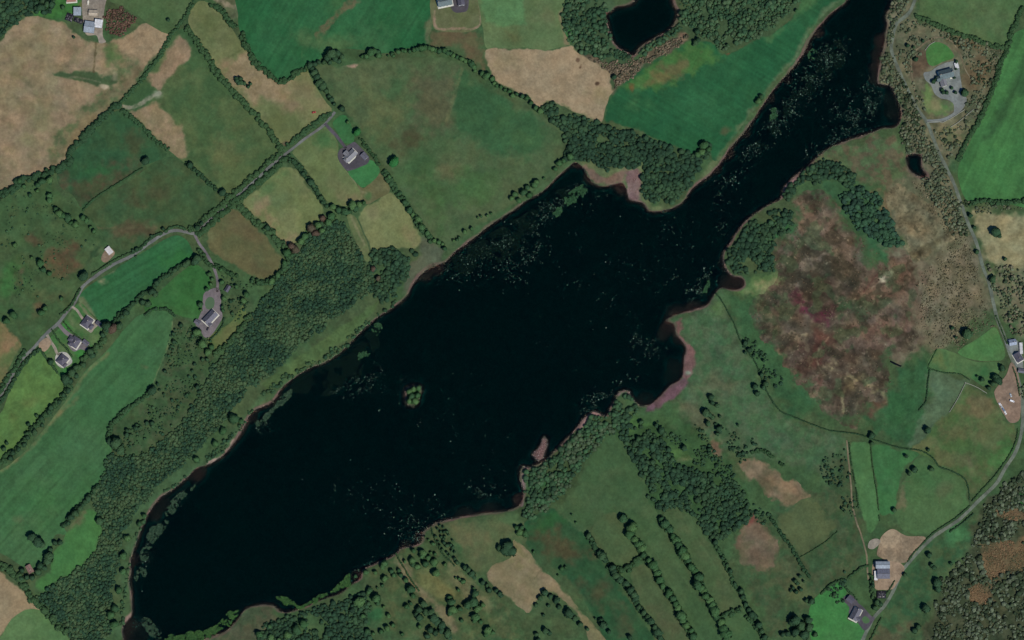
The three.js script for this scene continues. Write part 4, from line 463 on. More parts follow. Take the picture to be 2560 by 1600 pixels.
// one block of a building: walls, a pitched roof along x, windows along both long sides; all parts of group o
function block(o, { x = 0, z = 0, l, w, h = 2.8, rise = 2.2, hip = 0, turn = 0, roof = SLATE, wall = WALL, over = 0.4, windows = true, chimneys = 0, mono = false, apron = false }) {
  const g = new THREE.Matrix4().makeRotationY(turn).setPosition(x, 0, z), at = (geo) => geo.applyMatrix4(g);
  const walls = [box(l, h, w)];
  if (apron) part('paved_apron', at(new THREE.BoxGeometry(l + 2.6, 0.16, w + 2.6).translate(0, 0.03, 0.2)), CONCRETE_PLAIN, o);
  const L = l / 2, W = w / 2, e = L + over, f = W + over, y0 = h - 0.1, y1 = h + rise, drop = over * rise / W;
  if (mono) {
    part('wall', at(walls[0]), wall, o);
    part('roof', at(planUV(slab([[-e, y0 + rise + 0.25, -f], [-e, y0 + 0.25, f], [e, y0 + 0.25, f], [e, y0 + rise + 0.25, -f]], 0.15))), roof, o);
    part('wall', at(slab([[-L, h + rise * 0.92, -W], [-L, h, W - 0.05], [L, h, W - 0.05], [L, h + rise * 0.92, -W]], 0.25)), wall, o);
    return;
  }
  if (!hip) for (const s of [-1, 1]) { const t = new THREE.Shape([new THREE.Vector2(-W, 0), new THREE.Vector2(W, 0), new THREE.Vector2(0, rise * 0.97)]); walls.push(new THREE.ExtrudeGeometry(t, { depth: 0.25, bevelEnabled: false }).translate(0, 0, -0.125).rotateY(Math.PI / 2).translate(s * (L - 0.125), h - 0.02, 0)); }
  part('wall', at(mergeGeometries(walls.map((q) => q.index ? q.toNonIndexed() : q))), wall, o);
  const k = hip ? Math.min(hip, L * 0.95) : 0, ex = hip ? L - k : e, yl = y0 - drop + 0.15;
  const roofs = [slab([[-ex, y1 + 0.12, 0], [-e, yl, f], [e, yl, f], [ex, y1 + 0.12, 0]], 0.14), slab([[ex, y1 + 0.12, 0], [e, yl, -f], [-e, yl, -f], [-ex, y1 + 0.12, 0]], 0.14)];
  if (hip) roofs.push(slab([[ex, y1 + 0.12, 0], [e, yl, f], [e, yl, -f]], 0.14), slab([[-ex, y1 + 0.12, 0], [-e, yl, -f], [-e, yl, f]], 0.14));
  const r = part('roof', at(planUV(mergeGeometries(roofs))), roof, o);
  part('ridge', at(box(2 * ex, 0.16, 0.34, 0, y1 + 0.02, 0)), GUTTER, r);
  for (let c = 0; c < chimneys; c++) { const cx = chimneys === 1 ? L * 0.35 : (c ? -1 : 1) * (hip ? ex * 0.8 : L * 0.9); part('chimney', at(box(0.9, 1.5, 0.7, cx, y1 - 0.45, 0)), WALL2, r); part('chimney_pot', at(new THREE.CylinderGeometry(0.13, 0.16, 0.45, 10).translate(cx, y1 + 1.25, 0)), POT, r); }
  for (const s of [-1, 1]) part('gutter', at(box(2 * e, 0.12, 0.14, 0, yl - 0.16, s * (f + 0.05))), GUTTER, r);
  if (windows) {
    const n = Math.max(2, Math.floor(l / 3.4));
    for (const s of [-1, 1]) for (let i = 0; i < n; i++) {
      const cx = -L + l * (i + 0.5) / n;
      if (s > 0 && i === (n >> 1)) { const d = part('door', at(box(1, 2.05, 0.1, cx, 0.05, s * (W + 0.03))), DOOR, o); part('handle', at(box(0.06, 0.16, 0.06, cx + 0.38, 1, s * (W + 0.1))), METAL, d); }
      else { const q = part('window', at(box(1.3, 1.1, 0.08, cx, 0.95, s * (W + 0.02))), TRIM, o); part('pane', at(box(1.14, 0.94, 0.06, cx, 1.03, s * (W + 0.05))), GLASS, q); }
    }
  }
}
function site(name, label, category, px, py, deg = 0) { const [x, z] = P(px, py), o = new THREE.Group(); o.position.set(x, heightAt(x, z) + 0.3, z); o.rotation.y = -deg * Math.PI / 180; o.name = numbered(name); scene.add(o); return tag(o, label, category); }
let b = site('bungalow', 'dark hip-roofed bungalow uppermost of the three beside the lane', 'house', 207, 763, -55);
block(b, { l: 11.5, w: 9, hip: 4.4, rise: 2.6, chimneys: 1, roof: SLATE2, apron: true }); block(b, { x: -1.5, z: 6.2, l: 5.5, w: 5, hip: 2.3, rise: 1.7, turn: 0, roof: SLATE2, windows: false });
b = site('garden_shed', 'small dark-roofed garage behind the uppermost bungalow', 'shed', 236, 767, 38); block(b, { l: 7.6, w: 4, h: 2.4, rise: 1.2, roof: SLATE2, windows: false }); part('door', box(0.08, 2, 2.4, -3.84, 0.02, 0), DOOR, b);
b = site('bungalow', 'dark cross-roofed bungalow in the middle of the three beside the lane', 'house', 179, 810, -58);
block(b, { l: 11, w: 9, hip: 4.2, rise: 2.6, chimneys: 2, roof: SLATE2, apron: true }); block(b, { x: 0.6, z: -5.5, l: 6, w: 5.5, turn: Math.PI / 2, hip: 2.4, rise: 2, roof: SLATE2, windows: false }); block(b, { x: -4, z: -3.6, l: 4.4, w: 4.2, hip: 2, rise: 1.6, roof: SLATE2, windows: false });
b = site('garden_shed', 'small grey garage behind the middle bungalow', 'shed', 204, 811, 38); block(b, { l: 7, w: 4, h: 2.4, rise: 1.2, roof: SLATE, windows: false }); part('door', box(0.08, 2, 2.4, -3.54, 0.02, 0), DOOR, b);
b = site('bungalow', 'square hip-roofed bungalow lowest of the three beside the lane', 'house', 149, 852, -52);
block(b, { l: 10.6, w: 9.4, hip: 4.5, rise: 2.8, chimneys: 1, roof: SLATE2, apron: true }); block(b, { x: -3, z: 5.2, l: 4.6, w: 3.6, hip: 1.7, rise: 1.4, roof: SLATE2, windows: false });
b = site('bungalow', 'light grey-roofed bungalow alone in a dark yard below the lane end', 'house', 829, 369, -44);
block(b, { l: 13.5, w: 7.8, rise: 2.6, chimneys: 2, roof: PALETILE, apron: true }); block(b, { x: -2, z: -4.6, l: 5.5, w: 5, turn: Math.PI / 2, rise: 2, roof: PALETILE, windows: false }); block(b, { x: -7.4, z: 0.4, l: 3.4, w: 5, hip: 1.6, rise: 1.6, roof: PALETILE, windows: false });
b = site('garage', 'grey-roofed garage beside the lone bungalow', 'garage', 861, 371, 48); block(b, { l: 7, w: 5.4, h: 2.5, rise: 1.6, roof: SLATE, windows: false }); part('door', box(0.08, 2.1, 2.6, -3.54, 0.02, 0), TRIM, b);
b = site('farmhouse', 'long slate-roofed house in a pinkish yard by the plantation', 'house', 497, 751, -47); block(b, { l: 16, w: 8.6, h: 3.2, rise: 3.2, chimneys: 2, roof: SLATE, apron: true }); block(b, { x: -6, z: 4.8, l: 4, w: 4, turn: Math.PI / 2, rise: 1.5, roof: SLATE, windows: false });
b = site('outhouse', 'small slate outhouse at the end of the long-roofed house', 'shed', 467, 762, 32); block(b, { l: 6, w: 4.2, h: 2.4, rise: 1.4, roof: SLATE, windows: false }); part('door', box(0.9, 1.9, 0.08, 0, 0.02, 2.14), DOOR, b);
b = site('stone_outhouse', 'little dark shed among bushes above the long-roofed house', 'shed', 538, 683, -60); block(b, { l: 7, w: 4, h: 2.4, rise: 1.6, roof: SLATE2, wall: WALL, windows: false }); part('door', box(0.08, 1.9, 0.9, -3.54, 0.02, 0), DOOR, b);
b = site('country_house', 'large steep dark-roofed house with white walls on the hilltop', 'house', 2234, 177, -15);
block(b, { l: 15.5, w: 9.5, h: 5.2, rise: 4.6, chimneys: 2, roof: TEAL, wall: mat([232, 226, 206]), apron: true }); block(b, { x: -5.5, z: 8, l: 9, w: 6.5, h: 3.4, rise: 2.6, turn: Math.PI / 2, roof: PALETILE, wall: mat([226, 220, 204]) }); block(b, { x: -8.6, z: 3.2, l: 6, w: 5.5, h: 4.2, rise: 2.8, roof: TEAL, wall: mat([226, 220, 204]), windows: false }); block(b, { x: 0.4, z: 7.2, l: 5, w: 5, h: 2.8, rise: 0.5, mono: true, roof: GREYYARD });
b = site('shed', 'small white-roofed shed beside the hilltop house', 'shed', 2259, 156, 75); block(b, { l: 5.8, w: 3.4, h: 2.3, rise: 0.5, mono: true, roof: WHITEROOF }); part('door', box(0.9, 1.9, 0.08, 0, 0.02, 1.74), DOOR, b);
b = site('barn', 'big grey metal barn with a white lean-to beside the lower road', 'barn', 2083, 1350, 0);
block(b, { x: 0.4, z: -6.6, l: 15.2, w: 7.4, h: 5.4, rise: 1.4, roof: SHEET, wall: METAL, mono: false, windows: false, over: 0.25 }); block(b, { x: 1.1, z: 3, l: 13.6, w: 10.6, h: 4.6, rise: 1.9, roof: DARKSHEET, wall: METAL, windows: false, over: 0.25 }); block(b, { x: -7.2, z: 5, l: 9.6, w: 2.8, h: 2.6, rise: 0.5, mono: true, roof: WHITEROOF, wall: METAL, turn: Math.PI / 2 });
for (const dz of [-0.6, 2.4, 5.6]) part('sliding_door', box(0.1, 3.4, 2.6, 7.98, 0.02, dz), DARKSHEET, b);
b = site('house', 'dark-roofed house with a tarred drive near the barn', 'house', 2020, 1452, -62); block(b, { l: 13.5, w: 8, h: 3.2, rise: 3, chimneys: 2, roof: SLATE, apron: true }); block(b, { x: -2.8, z: 4.6, l: 4.4, w: 4.4, turn: Math.PI / 2, rise: 2, roof: SLATE, windows: false });
b = site('garage', 'dark-roofed garage at the top of the tarred drive', 'garage', 2008, 1417, 40); block(b, { l: 7.4, w: 6, h: 2.5, rise: 1.7, roof: SLATE2, windows: false }); part('door', box(0.08, 2.1, 2.6, 3.74, 0.02, 0), TRIM, b);
b = site('cottage', 'blue-grey roofed cottage by the road at the right edge', 'house', 2391, 810, -10); block(b, { l: 7.4, w: 6, rise: 2.2, chimneys: 1, roof: roofTex([150, 160, 178], 411) });
b = site('shed', 'long narrow white-roofed shed behind the roadside cottage', 'shed', 2411, 824, 88); block(b, { l: 12, w: 2.6, h: 2.4, rise: 0.5, mono: true, roof: WHITEROOF, wall: METAL }); part('door', box(0.9, 1.9, 0.08, 1, 0.02, 1.34), DOOR, b);
b = site('cottage', 'dark slate house at the right edge behind the roadside cottage', 'house', 2405, 845, 60); block(b, { l: 9.6, w: 7, rise: 2.6, chimneys: 1, roof: SLATE2, apron: true });
b = site('outhouse', 'small white and grey outhouse at the right edge below the dark house', 'shed', 2412, 877, 10); block(b, { l: 7, w: 4, h: 2.4, rise: 1.2, roof: SLATE, windows: false }); part('door', box(0.9, 1.9, 0.08, 0, 0.02, 2.04), DOOR, b);
b = site('farm_shed', 'square blue-grey metal shed on the left of the farmyard', 'shed', 184.5, 30, 0); block(b, { l: 8, w: 8.6, h: 3.6, rise: 0.9, mono: true, roof: SHEET, wall: METAL }); part('sliding_door', box(0.08, 2.8, 3, 4.04, 0.02, 0), DARKSHEET, b);
b = site('farm_shed', 'low cream-roofed shed in the middle of the farmyard', 'shed', 221.5, 33, 2); block(b, { l: 9.4, w: 6, h: 2.8, rise: 1.3, roof: CREAM, wall: WALL2, windows: false }); part('door', box(0.9, 1.9, 0.08, -2, 0.02, 3.04), DOOR, b);
b = site('farm_shed', 'large stepped metal shed at the bottom of the farmyard', 'shed', 222, 64, 8); block(b, { x: -4, z: 2, l: 11.4, w: 12.6, h: 4, rise: 1.5, roof: SHEET, wall: METAL, windows: false, over: 0.25 }); block(b, { x: 5.6, z: -3.2, l: 8, w: 8.6, h: 4.3, rise: 0.8, mono: true, roof: WHITEROOF, wall: METAL }); part('sliding_door', box(3, 2.8, 0.08, 5.6, 0.02, 1.16), DARKSHEET, b);
b = site('farmhouse', 'red-roofed farmhouse cut by the top edge beside the farmyard', 'house', 170, -1, -4); block(b, { l: 10, w: 7, rise: 2.2, chimneys: 2, roof: TERRA, apron: true });
b = site('farmhouse', 'dark-roofed white house at the top edge beside the dark paved yard', 'house', 1051, 7, -12); block(b, { l: 15.6, w: 9.5, h: 4.4, rise: 3, chimneys: 2, roof: TEAL, wall: mat([226, 226, 216]), apron: true });
b = site('garage', 'narrow dark-roofed garage with a white gable at the top edge', 'garage', 1089, 5, -8); block(b, { l: 10, w: 7, h: 3.6, rise: 2.2, turn: Math.PI / 2, roof: SLATE2, wall: mat([226, 222, 216]), windows: false }); part('door', box(2.6, 2.2, 0.08, 0, 0.02, 5.04), DARKSHEET, b);
b = site('slab_shed', 'low white-roofed shed on bare sand beside the lane', 'shed', 259, 594, 52); block(b, { l: 8, w: 5.6, h: 2.5, rise: 0.5, mono: true, roof: roofTex([196, 190, 186], 412, 1), wall: WALL2 }); part('door', box(1.2, 2, 0.08, 0, 0.02, 2.84), DOOR, b);
b = site('ruined_cottage', 'old brown-roofed cottage among trees at the lower left', 'house', 71, 1345, 60); block(b, { l: 9, w: 5.4, h: 2.4, rise: 2, chimneys: 1, roof: RUST, wall: STONE });

// black silage clamps held down with tyres
const POLY = mat([34, 32, 40], 0.35), TYRE = mat([58, 56, 58], 0.9), PALETYRE = mat([128, 122, 124], 0.9), tyreGeo = new THREE.TorusGeometry(0.36, 0.13, 6, 12).rotateX(Math.PI / 2);
function clamp(label, px, py, deg, l, w, h, seed) {
  const o = site('silage_clamp', label, 'silage heap', px, py, deg), r = rngOf(seed), n = 18, m = 14, g = new THREE.PlaneGeometry(l, w, n, m).rotateX(-Math.PI / 2), p = g.attributes.position;
  const hump = (x, z) => h * Math.pow(1 - Math.pow(Math.abs(2 * x / l), 4), 0.6) * Math.pow(Math.max(0, 1 - Math.pow(Math.abs(2 * z / w), 4)), 0.6) * (1 + 0.12 * fbm(x * 0.5, z * 0.5, seed));
  for (let i = 0; i < p.count; i++) p.setY(i, hump(p.getX(i), p.getZ(i)) || 0);
  g.computeVertexNormals(); part('plastic_cover', g, POLY, o);
  for (let k = 0; k < l * w * 0.55; k++) { const x = (r() - 0.5) * l * 0.86, z = (r() - 0.5) * w * 0.86, t = part('tyre', tyreGeo, r() < 0.35 ? PALETYRE : TYRE, o); t.position.set(x, hump(x, z) + 0.1, z); t.rotation.set((r() - 0.5) * 0.3, 0, (r() - 0.5) * 0.3); }
}
clamp('black silage heap under tyres beside the lower road', 2081, 1405, 0, 11, 8.6, 1.8, 5);
clamp('dark silage heap left of the square farmyard shed', 165, 42, 20, 9, 9, 1.6, 6);
clamp('dark silage heap below the square farmyard shed', 186, 50, 22, 11, 5.6, 1.4, 7);

// ---------------------------------------------------------------- vehicles
function car(name, label, category, px, py, deg, paint_, { van = false, s = 1 } = {}) {
  const o = site(name, label, category, px, py, deg), l = 4.4 * s, prof = van ? [[-2.4, 0.35], [2.4, 0.35], [2.45, 0.9], [1.9, 1.1], [1.35, 1.95], [-2.35, 2.0], [-2.45, 1]] : [[-2.15, 0.3], [2.15, 0.3], [2.2, 0.7], [1.95, 0.86], [1.0, 0.95], [0.35, 1.42], [-1.2, 1.45], [-1.85, 0.98], [-2.2, 0.9]];
  const sh = new THREE.Shape(prof.map(([x, y]) => new THREE.Vector2(x, y))), wd = van ? 1.75 : 1.6;
  part('body', new THREE.ExtrudeGeometry(sh, { depth: wd, bevelEnabled: true, bevelSize: 0.07, bevelThickness: 0.07, bevelSegments: 2 }).translate(0, 0, -wd / 2), paint_, o);
  const y = van ? 1.2 : 0.98, wx = van ? 1.62 : 0.68;
  const wind = part('windscreen', new THREE.BoxGeometry(van ? 0.06 : 0.06, van ? 0.8 : 0.7, wd * 0.86).rotateZ(van ? 0.57 : 0.98).translate(wx + 0.09, y + (van ? 0.34 : 0.24), 0), GLASS, o); wind.castShadow = true;
  if (!van) part('rear_window', new THREE.BoxGeometry(0.06, 0.66, wd * 0.84).rotateZ(-0.95).translate(-1.6, 1.24, 0), GLASS, o);
  for (const s2 of [-1, 1]) { part('side_window', new THREE.BoxGeometry(van ? 0.9 : 1.5, 0.34, 0.04).translate(van ? 0.8 : -0.4, van ? 1.45 : 1.17, s2 * (wd / 2 + 0.08)), GLASS, o); part('headlight', new THREE.BoxGeometry(0.08, 0.16, 0.34).translate(van ? 2.5 : 2.26, 0.66, s2 * wd * 0.36), TRIM, o); }
  for (const [x, z] of [[-1.35, -1], [-1.35, 1], [1.35, -1], [1.35, 1]]) { const t = part('wheel', new THREE.CylinderGeometry(0.32, 0.32, 0.2, 16).rotateX(Math.PI / 2).translate(x, 0.32, z * (wd / 2 + 0.0)), TYRE, o); part('rim', new THREE.CylinderGeometry(0.19, 0.19, 0.02, 12).rotateX(Math.PI / 2).translate(x, 0.32, z * (wd / 2 + 0.11)), METAL, t); }
  if (s !== 1) o.scale.setScalar(s);
  return o;
}
const PW = mat([232, 230, 232], 0.35), PR = mat([176, 62, 56], 0.35), PB = mat([96, 120, 152], 0.35), PD = mat([46, 44, 50], 0.35), PG = mat([168, 176, 180], 0.35);
car('white_van', 'white van parked beside the uppermost bungalow', 'van', 196.5, 762, -60, PW, { van: true });
car('red_car', 'red car standing in the field above the lane end', 'car', 742, 267, -12, PR);
car('dark_car', 'dark car parked behind the long-roofed house', 'car', 491, 777, -70, PD);
car('white_car', 'white car first in the slanting row on the gravel yard', 'car', 2362, 956, 45, PW);
car('silver_car', 'silver car second in the slanting row on the gravel yard', 'car', 2366.5, 962.5, 50, PG);
car('blue_car', 'blue car third in the slanting row on the gravel yard', 'car', 2370.5, 968.5, 48, PB);
car('white_car', 'white car last in the slanting row on the gravel yard', 'car', 2374, 975, 60, PW);
car('white_van', 'white van at the far side of the gravel yard near the road', 'van', 2390, 948, 20, PW, { van: true });
car('silver_car', 'silver car near the road edge of the gravel yard', 'car', 2387, 934, 70, PG);
car('white_van', 'cream van standing at the top of the farmyard', 'van', 209.5, 8.5, 95, mat([226, 216, 196], 0.4), { van: true });
// walls round the hilltop garden: courses of stones along a line
const STONEG = [0, 1, 2, 3].map((k) => { const g = new THREE.BoxGeometry(1, 1, 1, 1, 1, 1), r = rngOf(900 + k), p = g.attributes.position, j = {}; for (let i = 0; i < p.count; i++) { const key = [p.getX(i), p.getY(i), p.getZ(i)].join(); j[key] ??= [r() - 0.5, r() - 0.5, r() - 0.5]; p.setXYZ(i, p.getX(i) + j[key][0] * 0.2, p.getY(i) + j[key][1] * 0.2, p.getZ(i) + j[key][2] * 0.2); } g.computeVertexNormals(); return g; }), STONEM = [mat([150, 150, 134]), mat([128, 128, 114]), mat([166, 164, 148])];
function stoneWall(label, s) {
  const o = new THREE.Group(); o.name = numbered('stone_wall'); scene.add(o); tag(o, label, 'wall');
  const c = curve(poly(s), false, 1.1), r = rngOf(c.length * 7), stones = [];
  for (let i = 0; i < c.length - 1; i++) for (let row = 0; row < 3; row++) { const [x, z] = c[i], a = Math.atan2(c[i + 1][1] - z, c[i + 1][0] - x), g = STONEG[(r() * 4) | 0].clone(); g.scale(1.12, 0.42, 0.55 - row * 0.06); g.rotateY(-a + (r() - 0.5) * 0.12); g.translate(x, heightAt(x, z) + 0.2 + row * 0.36, z); stones.push(g); }
  part('stonework', mergeGeometries(stones), STONEM[label.length % 3], o).userData.kind = 'stuff';
}
stoneWall('pale stone wall at the gate of the hilltop house', '2191,290 2200,288 2215,287 2226,290'); stoneWall('stone wall below the hilltop yard', '2226,290 2246,280 2262,270 2280,258'); stoneWall('zigzag stone wall under the hilltop garden', '2246,300 2262,290 2284,272 2300,258'); stoneWall('curved stone wall on the upper side of the hilltop garden', '2186,118 2196,106 2210,98'); 
stoneWall('straight stone wall along the rough pasture beside the gravel yard', '2280,906 2262,942 2242,975'); stoneWall('short stone wall from the gravel yard into the pasture', '2280,904 2305,914 2332,930');
plain('pool', 'short dark water-filled peat cutting on the east side of the bog', BOGPOOL, 0.3, mat([12, 17, 17], 0.12), 0.3);

// ---------------------------------------------------------------- foliage shapes, radius about 1, standing on the origin
function lumpy(seed, lobes, spread) { const r = rngOf(seed), L = []; for (let k = 0; k < lobes; k++) { const a = r() * 6.283, y = r() * 1.5 - 0.5, q = Math.sqrt(Math.max(0.05, 1 - Math.min(0.95, y * y))); L.push([Math.cos(a) * q, y, Math.sin(a) * q, 0.6 + 0.4 * r()]); } return (x, y, z) => { let m = 0; for (const l of L) { const d = Math.max(0, x * l[0] + y * l[1] + z * l[2]); m = Math.max(m, l[3] * Math.pow(d, 7)); } return 1 - spread + spread * 1.25 * m; }; }
function crownGeo(seed, { leaves = 240, size = 0.17, detail = 2, lobes = 9, spread = 0.36, base = 0.95, tall = 0.8, core = 0.9, soft = 0.82 } = {}) {
  const r = rngOf(seed), bump = lumpy(seed + 1, lobes, spread), pos = [], nor = [];
  const ico = new THREE.IcosahedronGeometry(1, detail).toNonIndexed(), ip = ico.attributes.position, v = new THREE.Vector3(), fp = [];
  for (let i = 0; i < ip.count; i++) { v.fromBufferAttribute(ip, i).normalize(); const k = bump(v.x, v.y, v.z) * core * (1 + 0.08 * noise(v.x * 4 + seed, v.y * 4 + v.z * 5, 3)); fp.push(v.x * k, base + v.y * k * tall, v.z * k); }
  for (let i = 0; i < fp.length; i += 9) { const a = new THREE.Vector3(fp[i], fp[i + 1], fp[i + 2]), b2 = new THREE.Vector3(fp[i + 3], fp[i + 4], fp[i + 5]), c = new THREE.Vector3(fp[i + 6], fp[i + 7], fp[i + 8]), n = b2.clone().sub(a).cross(c.clone().sub(a)).normalize(); pos.push(...fp.slice(i, i + 9)); for (let k = 0; k < 3; k++) { const m = new THREE.Vector3(fp[i + 3 * k], (fp[i + 3 * k + 1] - base) / tall, fp[i + 3 * k + 2]).normalize().lerp(n, 0.4).normalize(); nor.push(m.x, m.y, m.z); } }
  const t1 = new THREE.Vector3(), t2 = new THREE.Vector3(), n = new THREE.Vector3(), c = new THREE.Vector3(), q = new THREE.Vector3();
  for (let k = 0; k < leaves; k++) {
    const y = -0.45 + 1.45 * r(), a = r() * 6.283, w = Math.sqrt(Math.max(0, 1 - y * y)); v.set(Math.cos(a) * w, y, Math.sin(a) * w);
    const rad = bump(v.x, v.y, v.z) * (0.88 + 0.18 * r()), s = size * (0.6 + 0.8 * r());
    c.set(v.x * rad, base + v.y * rad * tall, v.z * rad); n.set(v.x + (r() - 0.5) * 1.2, v.y + 0.25 + (r() - 0.5) * 1.2, v.z + (r() - 0.5) * 1.2).normalize();
    t1.set(r() - 0.5, r() - 0.5, r() - 0.5).cross(n).normalize(); t2.crossVectors(n, t1);
    const P4 = [[-1, -0.6, 0], [0.2, -0.9, 0.15], [1, 0.5, 0], [-0.3, 0.9, 0.15]].map(([x, y2, h]) => q.clone().copy(c).addScaledVector(t1, x * s).addScaledVector(t2, y2 * s).addScaledVector(n, -h * s));
    const m = n.clone().multiplyScalar(1 - soft).addScaledVector(v, soft).normalize();
    for (const i of [0, 1, 2, 0, 2, 3]) { pos.push(P4[i].x, P4[i].y, P4[i].z); nor.push(m.x, m.y, m.z); }
  }
  const g = new THREE.BufferGeometry(); g.setAttribute('position', new THREE.Float32BufferAttribute(pos, 3)); g.setAttribute('normal', new THREE.Float32BufferAttribute(nor, 3)); return g;
}
const CROWNS = [11, 22, 33, 44, 55].map((s) => crownGeo(s)), LOW = [61, 62, 63, 64].map((s) => crownGeo(s, { leaves: 110, detail: 2, size: 0.2, lobes: 7, spread: 0.24, soft: 0.88 })), BUSHES = [71, 72, 73].map((s) => crownGeo(s, { leaves: 46, detail: 1, size: 0.28, lobes: 6, base: 0.62, tall: 0.75, spread: 0.32, soft: 0.85 }));
const trunkGeo = (() => { const t = [new THREE.CylinderGeometry(0.05, 0.085, 0.7, 7).translate(0, 0.35, 0)]; for (let k = 0; k < 4; k++) t.push(new THREE.CylinderGeometry(0.018, 0.04, 0.6, 5).translate(0, 0.3, 0).rotateZ(0.75).rotateY(k * 1.6 + 0.3).translate(0, 0.55, 0)); return mergeGeometries(t); })();
const BARK = mat([74, 62, 50]), LEAF = { green: [[58, 90, 52], [50, 82, 47], [66, 96, 54], [48, 78, 48]], dark: [[46, 73, 48], [42, 68, 45], [52, 78, 49]], bright: [[42, 98, 48], [46, 104, 46]], russet: [[80, 66, 53], [74, 68, 52]], grey: [[108, 112, 88], [98, 104, 82]] };
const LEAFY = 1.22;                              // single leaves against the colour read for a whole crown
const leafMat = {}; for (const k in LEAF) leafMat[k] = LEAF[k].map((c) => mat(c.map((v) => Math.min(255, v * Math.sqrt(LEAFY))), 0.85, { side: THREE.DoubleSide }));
const ONES = ['', 'first', 'second', 'third', 'fourth', 'fifth', 'sixth', 'seventh', 'eighth', 'ninth', 'tenth', 'eleventh', 'twelfth', 'thirteenth', 'fourteenth', 'fifteenth', 'sixteenth', 'seventeenth', 'eighteenth', 'nineteenth'], TENS = ['', '', 'twent', 'thirt', 'fort', 'fift', 'sixt'];
const nth = (n) => n < 20 ? ONES[n] : n % 10 ? TENS[(n / 10) | 0] + 'y-' + ONES[n % 10] : TENS[(n / 10) | 0] + 'ieth';
const treeKinds = {};
function trees(name, label, group, kind, list, tall = 1) {
  const r = rngOf(list.length * 31 + kind.length);
  const all = pts(list), wide = Math.max(...all.map((p) => p[0])) - Math.min(...all.map((p) => p[0])) >= Math.max(...all.map((p) => p[1])) - Math.min(...all.map((p) => p[1]));
  all.sort((p, q) => wide ? p[0] - q[0] : p[1] - q[1]);
  for (const [i, [px, py, rad]] of all.entries()) {
    const v = (r() * CROWNS.length) | 0, m = (r() * leafMat[kind].length) | 0, key = kind + v + m;
    let proto = treeKinds[key];
    if (!proto) { proto = treeKinds[key] = new THREE.Group(); part('trunk', trunkGeo, BARK, proto); part('crown', CROWNS[v], leafMat[kind][m], proto); }
    const o = proto.clone(), [x0, z0] = P(px, py), loose = all.length > 1 ? 2.2 : 0, x = x0 + (r() - 0.5) * loose, z = z0 + (r() - 0.5) * loose, R = rad * M * (all.length > 1 ? 0.82 + 0.45 * r() : 1);
    o.position.set(x, heightAt(x, z) - 0.05, z); o.rotation.y = r() * 6.283; o.scale.set(R * (0.94 + 0.16 * r()), (R * 0.8 + 1.2) * tall * (0.9 + 0.2 * r()), R * (0.94 + 0.16 * r()));
    o.name = numbered(name); scene.add(o); tag(o, all.length > 1 ? `${label}, ${nth(i + 1)} from ${wide ? 'left' : 'top'}` : label, /bush|shrub/.test(name) ? 'bush' : 'tree', group);
  }
}
// hedges: bushes grown together along a line, each hedge one thing
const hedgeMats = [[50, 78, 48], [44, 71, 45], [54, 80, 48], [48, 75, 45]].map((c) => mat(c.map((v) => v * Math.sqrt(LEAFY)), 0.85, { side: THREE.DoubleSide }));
let hedgeNo = 0;
function hedge(label, s, width, height, gap = 0.0) {
  width *= width > 2 ? 1.35 : 1.2; height *= 1.15;
  const c = curve(poly(s), false, Math.max(1.1, width * 0.36)), r = rngOf(500 + hedgeNo), list = [], R = width / 2;
  c.forEach(([x, z], i) => {
    if (gap && fbm(x * 0.07, z * 0.07, 5 + hedgeNo) < gap - 0.5) return;
    const swell = 0.75 + 0.55 * r(), n = width > 4 ? 2 : 1;
    for (let k = 0; k < n; k++) { const q = R * swell * (n > 1 ? 0.8 : 1), ox = (r() - 0.5) * R * (n > 1 ? 1.3 : 0.6), oz = (r() - 0.5) * R * (n > 1 ? 1.3 : 0.6), g = BUSHES[(r() * 3) | 0].clone(); g.scale(q, height * (0.7 + 0.5 * r()) / 1.3, q); g.rotateY(r() * 6.283); g.translate(x + ox, heightAt(x + ox, z + oz) - 0.05, z + oz); list.push(g); }
  });
  const o = new THREE.Group(); part('foliage', mergeGeometries(list), hedgeMats[hedgeNo % 4], o); top(o, 'hedge'); hedgeNo++;
  return tag(o, label, 'hedge');
}
